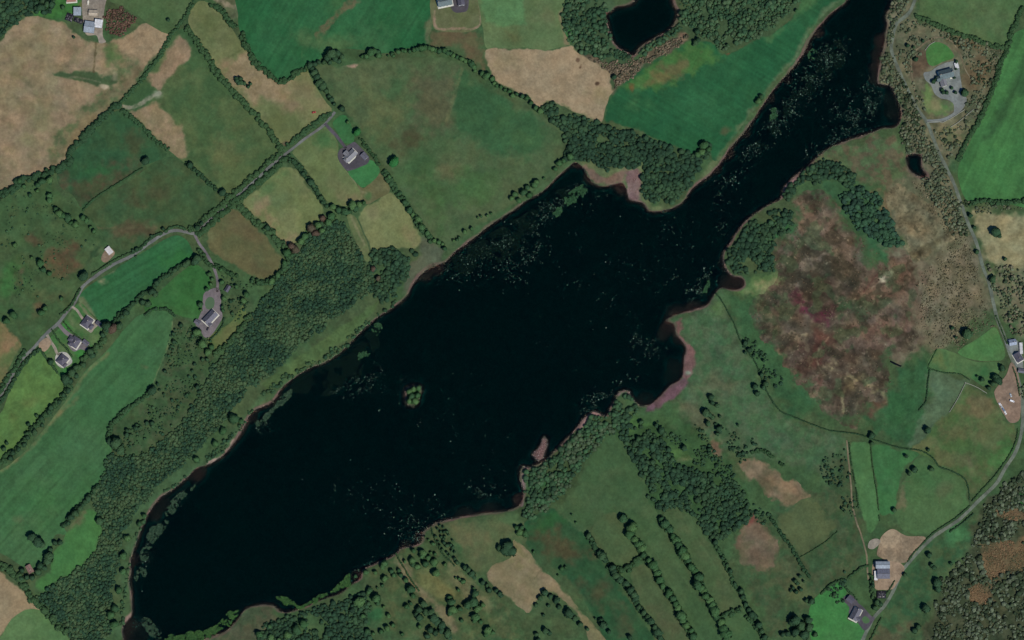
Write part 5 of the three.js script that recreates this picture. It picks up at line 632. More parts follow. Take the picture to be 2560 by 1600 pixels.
// woods and scrub that read as one mass
const instMat = new THREE.MeshPhysicalMaterial({ color: 0xffffff, roughness: 0.85, specularIntensity: 0.2, side: THREE.DoubleSide });
function scatter(outline, step, r, jitter = 0.45, keep = () => true) {
  const p = typeof outline === 'string' ? poly(outline) : outline, b2 = boxOf(p), out = [];
  for (let z = b2[1], row = 0; z < b2[3]; z += step * 0.87, row++) for (let x = b2[0] + (row % 2) * step / 2; x < b2[2]; x += step) { const X = x + (r() - 0.5) * 2 * jitter * step, Z = z + (r() - 0.5) * 2 * jitter * step; if (inside(p, X, Z) && keep(X, Z)) out.push([X, Z]); }
  return out;
}
function mass(name, label, outline, { step = 4, rad = 2.6, vary = 0.35, tall = 1.2, colors = [[56, 88, 56]], geo = LOW, seed = 1, thin = null, spot = 0.12, drop = 0.05, not = [] } = {}) {
  const r = rngOf(seed * 977), holes = not.map(poly), spots = (Array.isArray(outline) ? outline : [outline]).flatMap((s) => scatter(roughen(poly(s), 4, 7, seed), step, r, 0.45, (x, z) => shoreDist(x, z) > 0.5 && !holes.some((h) => inside(h, x, z)) && (!thin || fbm(x / thin[1], z / thin[1], seed) > thin[0]))), per = geo.map(() => []);
  for (const s of spots) per[(r() * geo.length) | 0].push(s);
  const o = new THREE.Group(), q = new THREE.Quaternion(), up = new THREE.Vector3(0, 1, 0), m4 = new THREE.Matrix4(), col = new THREE.Color();
  per.forEach((list, k) => {
    if (!list.length) return;
    const im = new THREE.InstancedMesh(geo[k], instMat, list.length); im.name = 'foliage'; im.userData.kind = 'stuff'; im.castShadow = im.receiveShadow = true;
    list.forEach(([x, z], i) => {
      const R = rad * (1 - vary + 2 * vary * r() * r() + 0.25 * vary * fbm(x / 14, z / 14, seed + 2)), H = R * tall * (0.8 + 0.4 * r());
      q.setFromAxisAngle(up, r() * 6.283); m4.compose(new THREE.Vector3(x, heightAt(x, z) - drop, z), q, new THREE.Vector3(R, H, R)); im.setMatrixAt(i, m4);
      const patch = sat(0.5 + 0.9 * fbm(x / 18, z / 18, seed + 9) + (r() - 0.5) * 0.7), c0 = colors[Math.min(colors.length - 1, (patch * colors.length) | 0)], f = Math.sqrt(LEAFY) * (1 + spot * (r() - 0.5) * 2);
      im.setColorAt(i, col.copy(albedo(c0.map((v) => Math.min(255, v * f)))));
    });
    o.add(im);
  });
  o.name = numbered(name); scene.add(o); return tag(o, label, null, null, 'stuff');
}
const WG = [[42, 70, 47], [46, 75, 48], [52, 79, 50], [58, 84, 52]], WD = [[37, 62, 43], [41, 67, 45], [48, 73, 47]], WP = [[78, 90, 66], [88, 98, 74], [66, 78, 54], [96, 100, 76], [50, 64, 42]];
mass('woodland', 'dense dark plantation wood along the west side of the lake', '762,520 800,528 830,560 852,600 874,640 884,662 884,690 852,702 804,744 745,792 694,832 655,872 610,912 585,925 560,960 520,1010 480,1050 440,1090 412,1112 385,1132 362,1162 345,1185 328,1192 300,1250 285,1300 272,1360 264,1420 262,1480 235,1560 190,1560 166,1500 130,1470 110,1440 88,1412 106,1396 150,1368 196,1336 232,1296 230,1270 242,1250 230,1215 224,1152 250,1102 268,1068 300,1078 345,1074 385,1042 440,986 470,926 505,862 530,832 562,790 600,742 640,694 676,644 692,602 722,562', { step: 2.2, rad: 2.05, vary: 0.4, tall: 0.75, colors: [[36, 62, 44], [40, 67, 46], [46, 72, 47], [54, 78, 50], [62, 82, 52]], seed: 2, spot: 0.1, thin: [-0.6, 9] });
mass('grove', 'dark grove at the lake corner below the straw-green field', '876,592 905,590 940,586 978,590 985,610 970,640 955,680 930,700 905,720 885,712 886,680 872,640', { step: 3.0, rad: 3.0, tall: 0.75, colors: WD, seed: 3, thin: [-0.25, 12], vary: 0.42});
mass('woodland', 'belt of trees between the straw field and the lake bay', ['1288,248 1312,246 1336,262 1362,270 1396,288 1426,292 1452,298 1502,315 1552,332 1602,352 1640,368 1658,346 1676,342 1678,362 1662,378 1640,420 1620,452 1600,478 1560,484 1530,478 1520,455 1516,415 1518,388 1482,394 1440,400 1420,394 1395,384 1370,374 1346,376 1334,372 1338,345 1330,312 1300,286 1272,262'], { step: 3.0, rad: 3.0, tall: 0.75, colors: WD, seed: 4, thin: [-0.3, 14], vary: 0.42});
mass('woodland', 'scrubby wood at the top beside the north channel', '1606,-30 1604,40 1626,58 1642,88 1690,98 1702,118 1740,112 1800,78 1850,42 1880,12 1892,-30', { step: 2.9, rad: 2.5, tall: 0.8, colors: [[44, 72, 48], [54, 82, 53], [64, 86, 57]], seed: 5, thin: [-0.36, 10], vary: 0.5 });
mass('scrub', 'tangled willow scrub round the wooded pond', ['1340,-30 1420,-30 1436,20 1432,40 1446,90 1462,112 1494,134 1470,142 1430,138 1400,138 1372,126 1350,104 1332,80 1328,40', '1500,134 1516,116 1550,92 1588,70 1606,50 1612,70 1560,102 1520,132'], { step: 2.9, rad: 2.5, tall: 0.8, colors: [[42, 69, 46], [50, 79, 52], [66, 90, 60]], seed: 6, thin: [-0.25, 9], vary: 0.5 });
mass('scrub', 'brown leafless thicket below the wooded pond', '1384,134 1430,144 1474,148 1512,140 1560,108 1610,78 1632,86 1600,110 1530,150 1490,180 1452,210 1446,196 1436,172 1410,152', { step: 2.4, rad: 1.6, tall: 0.9, colors: [[96, 86, 68], [112, 98, 78], [74, 74, 56]], seed: 7, geo: BUSHES, thin: [-0.3, 8] });
mass('woodland', 'trees on the wooded point of the east shore', ['1716,600 1728,578 1745,552 1768,522 1790,508 1820,500 1872,498 1876,530 1850,548 1850,570 1826,580 1818,600 1826,640 1800,650 1764,648 1735,646 1718,628'], { step: 3.0, rad: 3.0, tall: 0.75, colors: WD, seed: 8, thin: [-0.24, 12], vary: 0.42});
mass('woodland', 'shore trees along the bend of the east channel', ['1848,462 1858,440 1880,418 1908,398 1940,380 1975,384 2000,400 2030,420 2010,440 1975,430 1950,425 1925,438 1890,452 1862,474'], { step: 3.0, rad: 3.0, tall: 0.75, colors: WD, seed: 9, thin: [-0.2, 12], vary: 0.42});
mass('woodland', 'dark thicket in the middle of the bog edge', ['1985,455 2010,440 2040,445 2078,462 2090,490 2110,540 2132,570 2128,592 2092,580 2050,560 2030,545 2005,510 1985,480'], { step: 3.0, rad: 3.0, tall: 0.75, colors: [[40, 66, 50], [46, 76, 52]], seed: 10, thin: [-0.28, 12], vary: 0.42});
mass('woodland', 'bushy wood climbing from the southern inlet', ['1478,1000 1520,1010 1560,1036 1600,1090 1640,1106 1700,1128 1742,1140 1766,1180 1766,1230 1724,1262 1692,1296 1668,1262 1640,1222 1606,1200 1560,1210 1546,1202 1528,1152 1502,1100 1486,1066 1462,1026'], { step: 3.1, rad: 2.9, tall: 0.75, colors: WD, seed: 11, thin: [-0.3, 10], vary: 0.42});
mass('woodland', 'shore trees above the south-east banks', ['1238,1110 1256,1112 1300,1084 1340,1048 1380,1000 1402,988 1436,984 1444,964 1466,936 1486,936 1508,960 1500,990 1470,1006 1430,1030 1398,1062 1370,1112 1340,1160 1300,1196 1246,1240 1232,1212 1244,1170 1240,1130'], { step: 3.1, rad: 2.9, tall: 0.75, colors: [[46, 72, 48], [52, 82, 52], [66, 84, 58]], seed: 12, thin: [-0.3, 10], vary: 0.42});
mass('woodland', 'tree belt behind the southern reed bed', ['640,1458 704,1452 764,1434 822,1410 856,1400 880,1440 862,1470 880,1520 870,1560 600,1560 612,1500'], { step: 3.1, rad: 2.9, tall: 0.75, colors: WD, seed: 13, thin: [-0.3, 10], vary: 0.42});
mass('scrub', 'bushes scattered over the eastern meadow', ['1940,1075 2000,1060 2010,1150 1990,1160 1950,1140', '1760,780 1800,830 1850,900 1830,930 1790,880 1755,820', '1640,1000 1700,1000 1760,1010 1810,1060 1760,1090 1745,1140 1690,1130 1640,1100 1620,1050', '1500,980 1560,985 1620,1040 1600,1080 1540,1040', '1760,1180 1830,1220 1800,1240 1770,1230', '1990,1170 2020,1180 2030,1240 2000,1240', '1950,1390 2000,1350 2000,1420 1960,1440'], { step: 3.6, rad: 2.0, tall: 0.9, colors: WD, seed: 14, geo: BUSHES, thin: [0.0, 11], vary: 0.5 });
mass('scrub', 'pale leafless shrubs between the north channel and the road', ['2100,-30 2160,-30 2140,30 2112,55 2102,90 2100,120 2112,158 2140,205 2160,250 2186,296 2230,392 2262,470 2290,560 2250,560 2200,480 2170,425 2190,415 2178,370 2140,360 2120,320 2132,290 2130,245 2108,205 2080,190 2084,140 2094,90 2098,55'], { step: 2.6, rad: 2.0, tall: 0.95, colors: WP, seed: 15, geo: BUSHES, thin: [-0.32, 8], vary: 0.5, spot: 0.14});
mass('scrub', 'pale thorn scrub round the hilltop garden', ['2130,60 2160,48 2240,80 2300,98 2370,118 2352,180 2320,260 2290,300 2276,280 2300,210 2286,160 2262,110 2220,86 2180,108 2160,140 2160,200 2176,232 2186,270 2166,240 2148,190 2124,140 2122,90', '2200,296 2250,300 2290,290 2270,340 2244,380 2224,350', '2266,470 2419,488 2419,500 2300,505'], { step: 3.0, rad: 1.8, tall: 0.85, colors: WP, seed: 16, geo: BUSHES, thin: [-0.12, 8], vary: 0.55, spot: 0.14});
mass('scrub', 'speckled scrub on the tan land west of the road', ['2150,430 2240,470 2290,560 2310,640 2330,720 2350,770 2300,790 2262,830 2215,820 2190,800 2170,760 2170,660 2250,570'], { step: 2.4, rad: 1.0, tall: 0.8, colors: [[84, 80, 58], [104, 98, 74], [66, 68, 48], [116, 108, 82]], seed: 17, geo: BUSHES, thin: [-0.2, 7], vary: 0.5 });
mass('scrub', 'mixed scrub on the right edge between road and frame', ['2330,620 2440,640 2440,800 2400,800 2380,770 2360,720 2345,680', '2400,900 2440,890 2440,1110 2424,1050 2424,960'], { step: 3.0, rad: 2.0, tall: 1.0, colors: [[78, 92, 66], [98, 106, 80], [60, 76, 52], [104, 100, 78]], seed: 18, geo: BUSHES, thin: [-0.12, 9], vary: 0.5, spot: 0.13});
const BRACKEN = ['2286,1390 2310,1376 2336,1386 2342,1410 2322,1428 2290,1420', '2318,1286 2390,1278 2440,1290 2440,1336 2380,1352 2336,1372 2322,1340', '2345,1218 2400,1204 2440,1214 2440,1236 2380,1230'];
mass('scrub', 'grey-green leafless scrub filling the lower right corner', ['2330,1200 2390,1130 2440,1090 2440,1560 2180,1560 2200,1480 2214,1420 2226,1370 2262,1330 2300,1270'], { step: 2.6, rad: 2.4, tall: 0.8, colors: [[48, 62, 42], [78, 90, 68], [62, 74, 52], [88, 98, 76], [54, 66, 44]], seed: 19, geo: BUSHES, vary: 0.55, spot: 0.15, thin: [-0.2, 9] , not: BRACKEN });
mass('scrub', 'orange-brown bracken patches in the lower right corner', BRACKEN, { step: 1.5, rad: 1.0, tall: 0.45, colors: [[112, 88, 62], [102, 84, 58], [92, 80, 56], [78, 76, 52]], seed: 20, geo: BUSHES, drop: 0.0, spot: 0.1, vary: 0.6, thin: [-0.3, 6] });
mass('scrub', 'russet bushes on the steep bank beside the farmyard', '252,44 260,14 280,16 322,38 320,56 300,76 262,84 248,68', { step: 2.1, rad: 1.6, tall: 0.9, colors: [[88, 66, 54], [100, 76, 62], [72, 58, 47]], seed: 21, geo: BUSHES, spot: 0.12});
mass('scrub', 'gorse and heather tussocks over the bog', '1868,472 1945,448 2000,520 2085,620 2160,610 2172,790 2104,842 2100,930 2022,1012 1960,987 1880,900 1800,802 1770,722 1832,665 1816,590', { step: 4.5, rad: 0.75, tall: 0.6, colors: [[74, 62, 46], [92, 78, 58], [66, 68, 46]], seed: 22, geo: BUSHES, thin: [0.05, 9], vary: 0.5 });
mass('scrub', 'bushes along the lake bank west of the long shore', ['600,930 660,900 720,862 800,812 870,752 940,712 920,732 850,790 800,836 735,866 690,892 650,926', '470,1096 540,1030 590,960 600,970 570,1010 530,1070 480,1100', '280,1480 300,1380 306,1300 330,1230 400,1150 450,1115 440,1128 360,1195 322,1280 306,1380 300,1440 290,1476'], { step: 2.7, rad: 1.9, tall: 0.9, colors: WG, seed: 23, geo: BUSHES, thin: [-0.22, 10], vary: 0.6});
mass('scrub', 'low bushes scattered over the rough left grazing', ['20,470 110,425 200,520 240,590 120,700 40,720 10,600'], { step: 5, rad: 1.3, tall: 0.9, colors: WG, seed: 24, geo: BUSHES, thin: [0.02, 12], vary: 0.6 });
mass('scrub', 'bushes on rough grass beside the plantation drain', ['410,770 470,792 505,850 460,925 400,1025 300,1070 275,1040 320,985 370,920', '440,760 500,800 512,835 480,830 450,800', '520,650 560,660 620,670 600,720 560,760 530,720', '280,1080 370,1050 350,1110 260,1160 250,1120'], { step: 4, rad: 1.7, tall: 1.1, colors: WG, seed: 25, geo: BUSHES, thin: [-0.1, 12], vary: 0.6 });
mass('woodland', 'trees in the top left corner beside the farm', ['-40,-30 110,-30 132,10 120,36 84,32 50,44 20,70 0,92 -40,110'], { step: 3.0, rad: 3.0, tall: 0.75, colors: WD, seed: 26, thin: [-0.3, 12], vary: 0.42});

// ---------------------------------------------------------------- hedges
hedge('narrow hedge from the top edge down to the straw field corner', '462,-10 450,20 437,42 422,62 412,76 402,90 390,112 375,140 365,152 355,163 338,188 317,212 300,230 287,245', 3.4, 2);
hedge('overgrown hedge below the large straw field', '278,248 257,270 240,284 225,297 207,317 192,332 180,345 168,362 160,384 140,398 105,412 75,422 50,430 38,444 15,457 -20,475', 6.2, 3.4);
hedge('hedge west of the long strip field', '440,66 462,95 482,122 500,150 512,175 537,200 556,222 575,243 590,257 605,274 625,298 642,320 656,338 666,350', 5.0, 2.8);
hedge('hedge between the deep green field and the strip field', '476,-8 500,12 518,20 537,45 546,58 560,68 572,82 578,106 590,124 605,152 620,166 632,174 646,186 660,194 680,190 705,172 725,160', 5.0, 2.8, 0.12);
hedge('hedge under the straw tongue above the rough field', '290,262 310,278 337,300 362,327 380,342 400,357', 3.9, 2.2, 0.15);
hedge('scattered hedge from the straw tongue down to the lane', '440,386 455,398 467,408 480,420 492,433 506,444 520,453 537,465', 3.4, 2.4, 0.22);
hedge('hedge on the north side of the lane to the bungalow', '446,543 462,540 480,522 500,506 525,486 545,466 560,452 580,434 600,416 625,394 650,372 668,356', 4.7, 2.6);
hedge('hedge on the south side of the lane to the bungalow', '470,556 490,538 510,520 535,498 556,478 580,460 610,434 640,408 660,390 680,372', 5.2, 2.6);
hedge('clipped hedge on the upper side of the lane end', '682,342 700,328 715,315 730,302 748,290 765,278 778,270', 4.4, 2.4);
hedge('hedge between the pale paddock and the straw-green field', '684,376 695,384 705,393 720,415 735,433 745,448 755,465 762,476 772,488', 4.8, 2.6);
hedge('hedge between the lane fields and the brownish olive field', '552,480 575,498 605,525 618,532 630,540 650,560 675,588', 5.8, 2.8);
hedge('thin hedge dividing the two dark rough fields', '340,398 325,405 310,415 295,425 262,445 245,456 230,466 215,478 197,498', 2.0, 1.6, 0.12);
hedge('hedge along the lane above the bright green field', '392,548 402,540 420,536 440,543', 2.6, 2); hedge('hedge beside the lane bend below the rough field', '310,600 330,590 350,570 362,560 380,552', 2.6, 1.9, 0.1); hedge('hedge beside the lane above the big round tree', '218,650 240,636 262,622 280,612 305,600', 2.4, 1.8, 0.1);
hedge('hedge on the left side of the lane past the bungalows', '190,684 182,700 172,718 160,732 145,744', 2.4, 1.8); hedge('thick hedge left of the lane at the left edge', '60,830 48,848 36,872 20,890 10,912 -8,940', 4, 2.6); hedge('hedge right of the lane below the bungalows', '92,826 70,846 56,862 42,886 30,906 14,934 -5,960', 3.2, 2.2, 0.1);
hedge('garden hedge between the upper two bungalows', '152,762 172,786 196,806 216,826', 1.6, 1.5); hedge('garden hedge between the lower two bungalows', '124,780 140,806 156,822 170,842', 1.8, 1.5); hedge('garden hedge on the low side of the lowest bungalow', '96,826 112,850 124,864 136,880', 2.2, 1.7);
hedge('tree hedge between the bright green field and the paddock', '458,612 445,622 425,630 408,642 390,653 376,664 365,678 352,690 340,696 325,708 312,722 298,734 287,742 276,756 262,776', 4, 3.4);
hedge('dark hedge behind the bungalow gardens', '262,776 250,784 244,800 240,814 228,824 218,830 208,842 196,856 184,870 168,884 154,896', 5, 3.6);
hedge('wide hedge between the light green field and the long curving field', '158,900 162,916 152,936 138,950 125,963 110,980 95,996 82,1010 70,1026 56,1042 45,1058 25,1076 5,1090 -20,1104', 5.4, 3.4);
hedge('hedge along the east edge of the long curving field', '362,920 350,932 330,948 310,961 298,970 287,981 272,996 262,1008 255,1040', 4, 3);
hedge('hedge along the wood edge at the foot of the long curving field', '228,1152 218,1168 204,1182 190,1196 176,1210 164,1226 152,1244', 4.4, 3.4);
hedge('hedge above the lower left straw field', '-10,1325 8,1336 30,1352 50,1370 62,1390 72,1408 90,1426 108,1444 124,1462 140,1482 158,1496', 6, 3.6);
hedge('hedge along the drive of the long-roofed house', '470,590 480,606 490,622 505,628 520,632 540,645 560,655', 3.6, 2.6); hedge('wooded hedge below the brownish olive field', '600,664 620,668 640,664 660,650 672,632 682,612 694,596', 5, 3.8);
hedge('hedge at the bottom of the long-roofed house garden', '498,800 510,790 524,772 530,752', 1.8, 1.6); hedge('hedge south of the light olive strip', '505,836 525,822 545,806 560,788 575,768 588,748', 4.4, 3.2);
hedge('hedge beside the lone bungalow yard', '853,330 862,345 872,356 884,372 896,388', 3.6, 2.2); hedge('hedge between the pasture and the straw-green fields', '910,408 920,424 932,444 945,464 960,484 972,505 985,522 996,540 1008,554 1022,570', 5.0, 3.2);
hedge('hedge round the top of the green hedged paddock', '345,744 360,732 380,730 400,734 412,746', 2.6, 2.2, 0.1);
hedge('hedge below the olive green field at the top right', '2164,38 2176,44 2189,48 2214,60 2232,68 2251,77 2270,84 2289,88 2308,94 2326,101 2351,110 2374,112', 4.2, 2.4);
hedge('hedge down the west edge of the bright green right field', '2416,8 2408,30 2400,52 2390,75 2384,96 2379,114 2364,150 2351,195 2342,216 2334,237 2324,260 2314,282 2296,312 2286,332 2276,350 2264,378', 4.2, 2.4, 0.12);
hedge('dark hedge along the bottom of the bright green right field', '2290,482 2306,476 2325,474 2345,478 2370,480 2392,478 2412,474 2440,476', 4.2, 3);
hedge('low hedge and ditch along the foot of the bog', '1692,693 1705,710 1718,734 1730,756 1740,780 1750,806 1768,832 1785,858 1800,895 1814,930 1844,971 1872,984 1902,996 1957,1016 2027,1026 2077,1043 2127,1058 2177,1066 2204,1083 2219,1103 2247,1113 2277,1131 2286,1150 2290,1180', 1.5, 1.1);
hedge('thin field boundary east of the narrow strip field', '2056,1046 2060,1090 2066,1130 2072,1170 2076,1210 2078,1230', 1.4, 1.2, 0.1); hedge('thin field boundary along the earth track', '2006,1048 2012,1100 2022,1150 2028,1200', 1.6, 1.2, 0.15);
hedge('hedge beside the road above the grey barn', '2290,1196 2272,1212 2254,1226 2236,1238 2204,1260 2180,1284 2160,1304 2144,1326', 1.8, 1.4, 0.1); hedge('short dark hedge between barn yard and road', '2112,1372 2106,1384 2098,1396 2092,1404', 1.6, 1.4); hedge('thick bushy hedge left of the silage heap', '2056,1360 2058,1378 2060,1392 2064,1410 2068,1428', 4, 2.8);
hedge('scraggy hedge above the house near the barn', '2050,1336 2036,1340 2020,1352 2004,1364 1984,1372 1966,1380 1950,1392 1940,1404', 2.4, 1.8, 0.15); hedge('garden hedge beside the garage near the barn', '1996,1388 2004,1398 2014,1406 2024,1418', 1.8, 1.5);
hedge('road hedge on the outer side of the lower bend', '2298,1214 2278,1232 2262,1244 2244,1256', 2, 1.5); hedge('hedge down the roadside below the drive', '2080,1462 2070,1482 2062,1500 2050,1520', 2, 1.5, 0.1);
hedge('boundary hedge beside the dark small plot', '2192,866 2204,842 2212,826', 1.2, 1); hedge('hedge along the small walled plot', '2192,870 2226,880 2268,884 2290,898', 1.3, 1.1, 0.1); hedge('hedge from the small plot down to the bog', '2196,874 2192,900 2190,925 2186,950 2170,970', 1.6, 1.3, 0.1);
hedge('roadside hedge above the gravel yard', '2352,746 2362,770 2370,790 2378,812', 1.6, 1.3, 0.1); hedge('roadside hedge along the rough pasture', '2404,1010 2400,1040 2388,1068 2370,1096 2348,1126 2320,1156 2296,1184', 1.6, 1.3, 0.12); hedge('dark roadside hedge right of the gravel yard', '2392,868 2400,890 2405,912 2408,935', 1.6, 1.4);
hedge('row of bushes down the south shore path', '1018,1244 1022,1262 1030,1280 1038,1296 1048,1312 1060,1322 1074,1336', 1.6, 1.3); hedge('boundary hedge from the south shore towards the bottom', '936,1308 944,1324 954,1340 966,1362 978,1380 990,1396', 1.8, 1.4);
hedge('cross hedge closing the enclosed olive plot', '1450,1340 1462,1347 1480,1344 1490,1336 1502,1326 1514,1318', 5, 3.6); hedge('cross hedge below the middle strip field', '1698,1464 1708,1456 1718,1450 1732,1446 1746,1440', 5, 3.2);
hedge('field hedge beside the yellowish olive field', '1818,1220 1830,1240 1846,1262 1866,1290 1880,1312 1896,1340 1912,1362', 3, 2, 0.15); hedge('thin boundary below the yellowish olive field', '1890,1316 1920,1300 1950,1280 1978,1256', 1.4, 1.2);
hedge('boundary hedge under the tan rushy field', '1776,1070 1800,1064 1820,1075 1836,1092 1850,1100', 3, 2.2, 0.12); hedge('hedge along the east side of the short strip field', '1752,1446 1764,1458 1780,1474 1792,1492 1806,1516', 3.4, 2.4, 0.1);

hedge('overgrown hedge under the left one of the three long tree rows', '1388,1262 1414,1306 1432,1328 1452,1356 1480,1380 1497,1406 1508,1434 1532,1464 1562,1510', 4.4, 2.6); hedge('overgrown hedge under the middle one of the three long tree rows', '1490,1244 1502,1280 1516,1300 1522,1316 1542,1340 1556,1368 1566,1388 1590,1418 1608,1456 1638,1512', 4.4, 2.6); hedge('overgrown hedge under the right one of the three long tree rows', '1560,1222 1580,1254 1602,1292 1622,1326 1650,1366 1664,1398 1684,1444 1700,1470 1716,1512', 4.6, 2.6); hedge('hedge under the short row below the pinkish brown field', '1688,1284 1708,1320 1736,1384 1752,1404 1766,1440 1792,1480 1806,1512', 3.6, 2.2, 0.1);
// ---------------------------------------------------------------- single trees and bushes
trees('hedgerow_tree', 'rounded tree in the curved hedgerow north of the broad pasture', 'trees of the curved northern hedgerow', 'green', '856,138,6 864,134,7 874,126,9 884,122,9 893,125,8 895,136,7 902,135,3 918,134,3 926,130,6 930,136,5 942,125,6 950,124,5 958,123,5 966,124,5 978,122,6 986,121,7 995,119,8 1005,117,8 1013,117,8 1021,120,7 1030,123,7 1040,123,7 1050,122,7 1058,126,7 1065,130,6 1072,135,6 1080,139,7 1090,143,7 1098,149,7 1110,147,7 1114,155,8 1119,163,7 1124,170,6 1138,175,7 1145,180,8 1153,184,8 1161,188,7 1168,198,6 1175,204,5 1185,208,6 1193,213,6 1202,219,7 1210,226,6 1222,226,6 1234,231,7 1246,236,8 1256,246,8 1266,258,7 1278,266,8');
trees('hedgerow_tree', 'tall dark tree in the hedge corner clump below the deep green field', 'clump at the hedge corner', 'dark', '766,150,7 775,140,9 785,131,11 797,128,11 808,136,9 778,150,8 792,143,10 802,148,7 742,154,8 732,160,8 752,150,7');
trees('hedgerow_tree', 'tree in the short thick row running down to the lane end', 'trees of the row down to the lane end', 'dark', '737,168,8 744,178,9 750,188,10 757,198,10 764,208,10 770,219,9 776,230,8 783,240,8 789,249,6');
trees('solitary_tree', 'dark tree beside the lane end above the lone bungalow', null, 'dark', '808,260,8'); trees('solitary_tree', 'small tree on the lawn edge above the lone bungalow', null, 'green', '822,291,5'); trees('solitary_tree', 'bright green round tree beside the lone bungalow hedge', null, 'bright', '845,316,11'); trees('solitary_tree', 'large bright round tree standing in the broad pasture edge', null, 'bright', '932,387,15');
trees('hedgerow_tree', 'tree in the hedgerow between the pasture and the straw-green fields', 'trees beside the straw-green fields', 'green', '917,420,5 942,460,6 955,478,9 967,498,9 977,508,7 987,520,9 997,538,8 1010,550,6 1025,568,7 1035,573,6 1052,588,6 1046,578,5');
trees('hedgerow_tree', 'dark tree in the hedge beside the pale paddock', 'trees beside the pale paddock', 'dark', '719,414,5 735,432,8 741,441,7 757,468,7 763,478,6');
trees('hedgerow_tree', 'tree in the clump where the paddock hedges meet', 'trees where the paddock hedges meet', 'green', '790,492,9 802,497,8 815,502,9 836,486,10 848,484,9 858,480,6 843,494,8 826,504,7');
trees('wood_edge_tree', 'purple-brown tinged tree at the north edge of the plantation', 'brown-tinged plantation edge trees', 'russet', '764,516,9 736,540,10 744,552,9 690,584,10 698,592,9'); trees('wood_edge_tree', 'green tree at the north edge of the plantation', 'green plantation edge trees', 'green', '752,532,8 722,560,8 710,572,8 676,600,9 672,622,9 656,650,9 640,668,9 760,548,9 782,512,9 776,528,8'); trees('wood_edge_tree', 'pinkish shrub beside the lakeside grove', 'pinkish shrubs by the grove', 'russet', '880,637,7 895,656,8'); trees('wood_edge_tree', 'small tree in the middle of the lane hedge beside the lower straw-green field', null, 'dark', '632,540,8');
trees('pasture_bush', 'dark gorse bush in the clump on the strip field', 'gorse clump on the strip field', 'dark', '557,186,5 562,192,6 568,190,5 573,196,6 580,202,6 587,206,5 591,202,4 565,199,5');
trees('pasture_tree', 'small tree in the scrubby left grazing', 'small trees of the left grazing', 'green', '100,432,9 118,430,9 92,440,8 117,463,9 120,474,7 132,494,8 142,505,9 150,512,8 160,520,9 180,535,9 172,528,7 197,515,7 207,522,6 215,540,6 225,547,6 98,625,9 104,640,9 120,647,7 77,610,5 38,580,6 145,706,5 100,740,9 108,732,7 33,748,11 20,760,8 92,452,7 75,462,5 48,430,7 60,442,6');
trees('solitary_tree', 'big dark round tree at the lane bend', null, 'dark', '200,656,13'); trees('solitary_tree', 'round tree at the end of the thin hedge between the dark fields', null, 'dark', '346,384,11'); trees('solitary_tree', 'dark tree in the scattered hedge above the lane', null, 'dark', '450,393,9'); trees('hedgerow_tree', 'bushy tree where the scattered hedge reaches the lane', null, 'dark', '527,458,10'); trees('hedgerow_tree', 'tree beside the lane fork', 'trees by the lane fork', 'dark', '468,538,8 476,529,7 388,542,5 360,560,5 325,593,6 316,592,5 320,607,3');
trees('hedgerow_tree', 'tree in the hedge between the bright green field and the paddock', 'trees of the paddock hedge', 'dark', '446,622,10 436,628,8 470,612,12 462,618,9 412,640,7 372,672,7 362,690,9 368,698,8 340,714,8 352,720,7 300,742,8 290,750,8');
trees('garden_tree', 'tree on the drive of the long-roofed house', 'trees along the drive of the long-roofed house', 'green', '497,648,6 503,660,6 500,672,5 489,686,7 472,720,6 474,732,5 526,668,6 530,705,6 526,725,5 528,735,5 465,785,10 476,812,10 490,832,9 498,820,8 524,640,6 560,680,7 580,700,9 575,714,8');
trees('hedgerow_tree', 'big purple-brown tree behind the uppermost bungalow', null, 'russet', '268,780,14'); trees('hedgerow_tree', 'dark tree behind the bungalow gardens', 'trees behind the bungalow gardens', 'dark', '254,776,11 286,772,10 246,792,8 214,832,9 222,842,8 196,862,8 183,872,9 172,882,9 156,898,12 168,902,10 180,892,8 122,858,7');
trees('hedgerow_tree', 'tree in the wide hedge beside the light green field', 'trees of the wide left hedge', 'dark', '160,922,8 150,936,7 140,950,6 122,962,7 116,972,6 98,990,7 102,1004,7 88,984,5 70,1004,5 84,1022,7 68,1036,7 60,1050,6 46,1064,8 32,1072,9 12,1062,6 18,1046,4 24,1082,8');
trees('solitary_tree', 'round tree at the corner of the long curving field', null, 'dark', '361,925,12'); trees('solitary_tree', 'small round bush on the rough strip beside the long curving field', null, 'dark', '390,878,5'); trees('wood_edge_tree', 'tree on the rough strip beside the plantation', 'trees of the rough strip', 'dark', '373,907,5 477,848,6 489,851,5 460,862,5 464,915,8 276,1050,15 288,1062,12 262,1042,9 300,1020,6 320,1012,7 345,1002,6 362,1000,6 300,1030,7 408,788,5 412,808,5 428,770,6');
trees('pasture_tree', 'big dark tree standing alone in the lower left field', 'twin trees of the lower left field', 'dark', '82,1270,13 92,1284,12 102,1290,8'); trees('pasture_tree', 'dark tree beside the old cottage', 'trees by the old cottage', 'dark', '132,1282,8 142,1283,6 120,1300,7 117,1316,11 114,1328,9 98,1336,10 90,1350,8 104,1342,8 55,1348,6 78,1366,7 64,1362,7 52,1366,6'); trees('wood_edge_tree', 'round tree at the wood edge beside the bright green hollow', null, 'dark', '235,1232,11'); trees('wood_edge_tree', 'dark tree along the foot of the long curving field', 'trees at the foot of the long curving field', 'dark', '192,1202,8 180,1212,8 170,1224,8 160,1238,7 222,1160,7 210,1180,7');
trees('shore_tree', 'tree on the narrow western lake bank', 'trees of the western bank', 'green', '552,992,12 570,996,9 528,1018,8 510,1050,8 466,1084,8 340,1218,7 330,1240,7 302,1270,8 292,1312,8 290,1350,8 280,1395,9 270,1440,9 265,1455,9 270,1476,9');
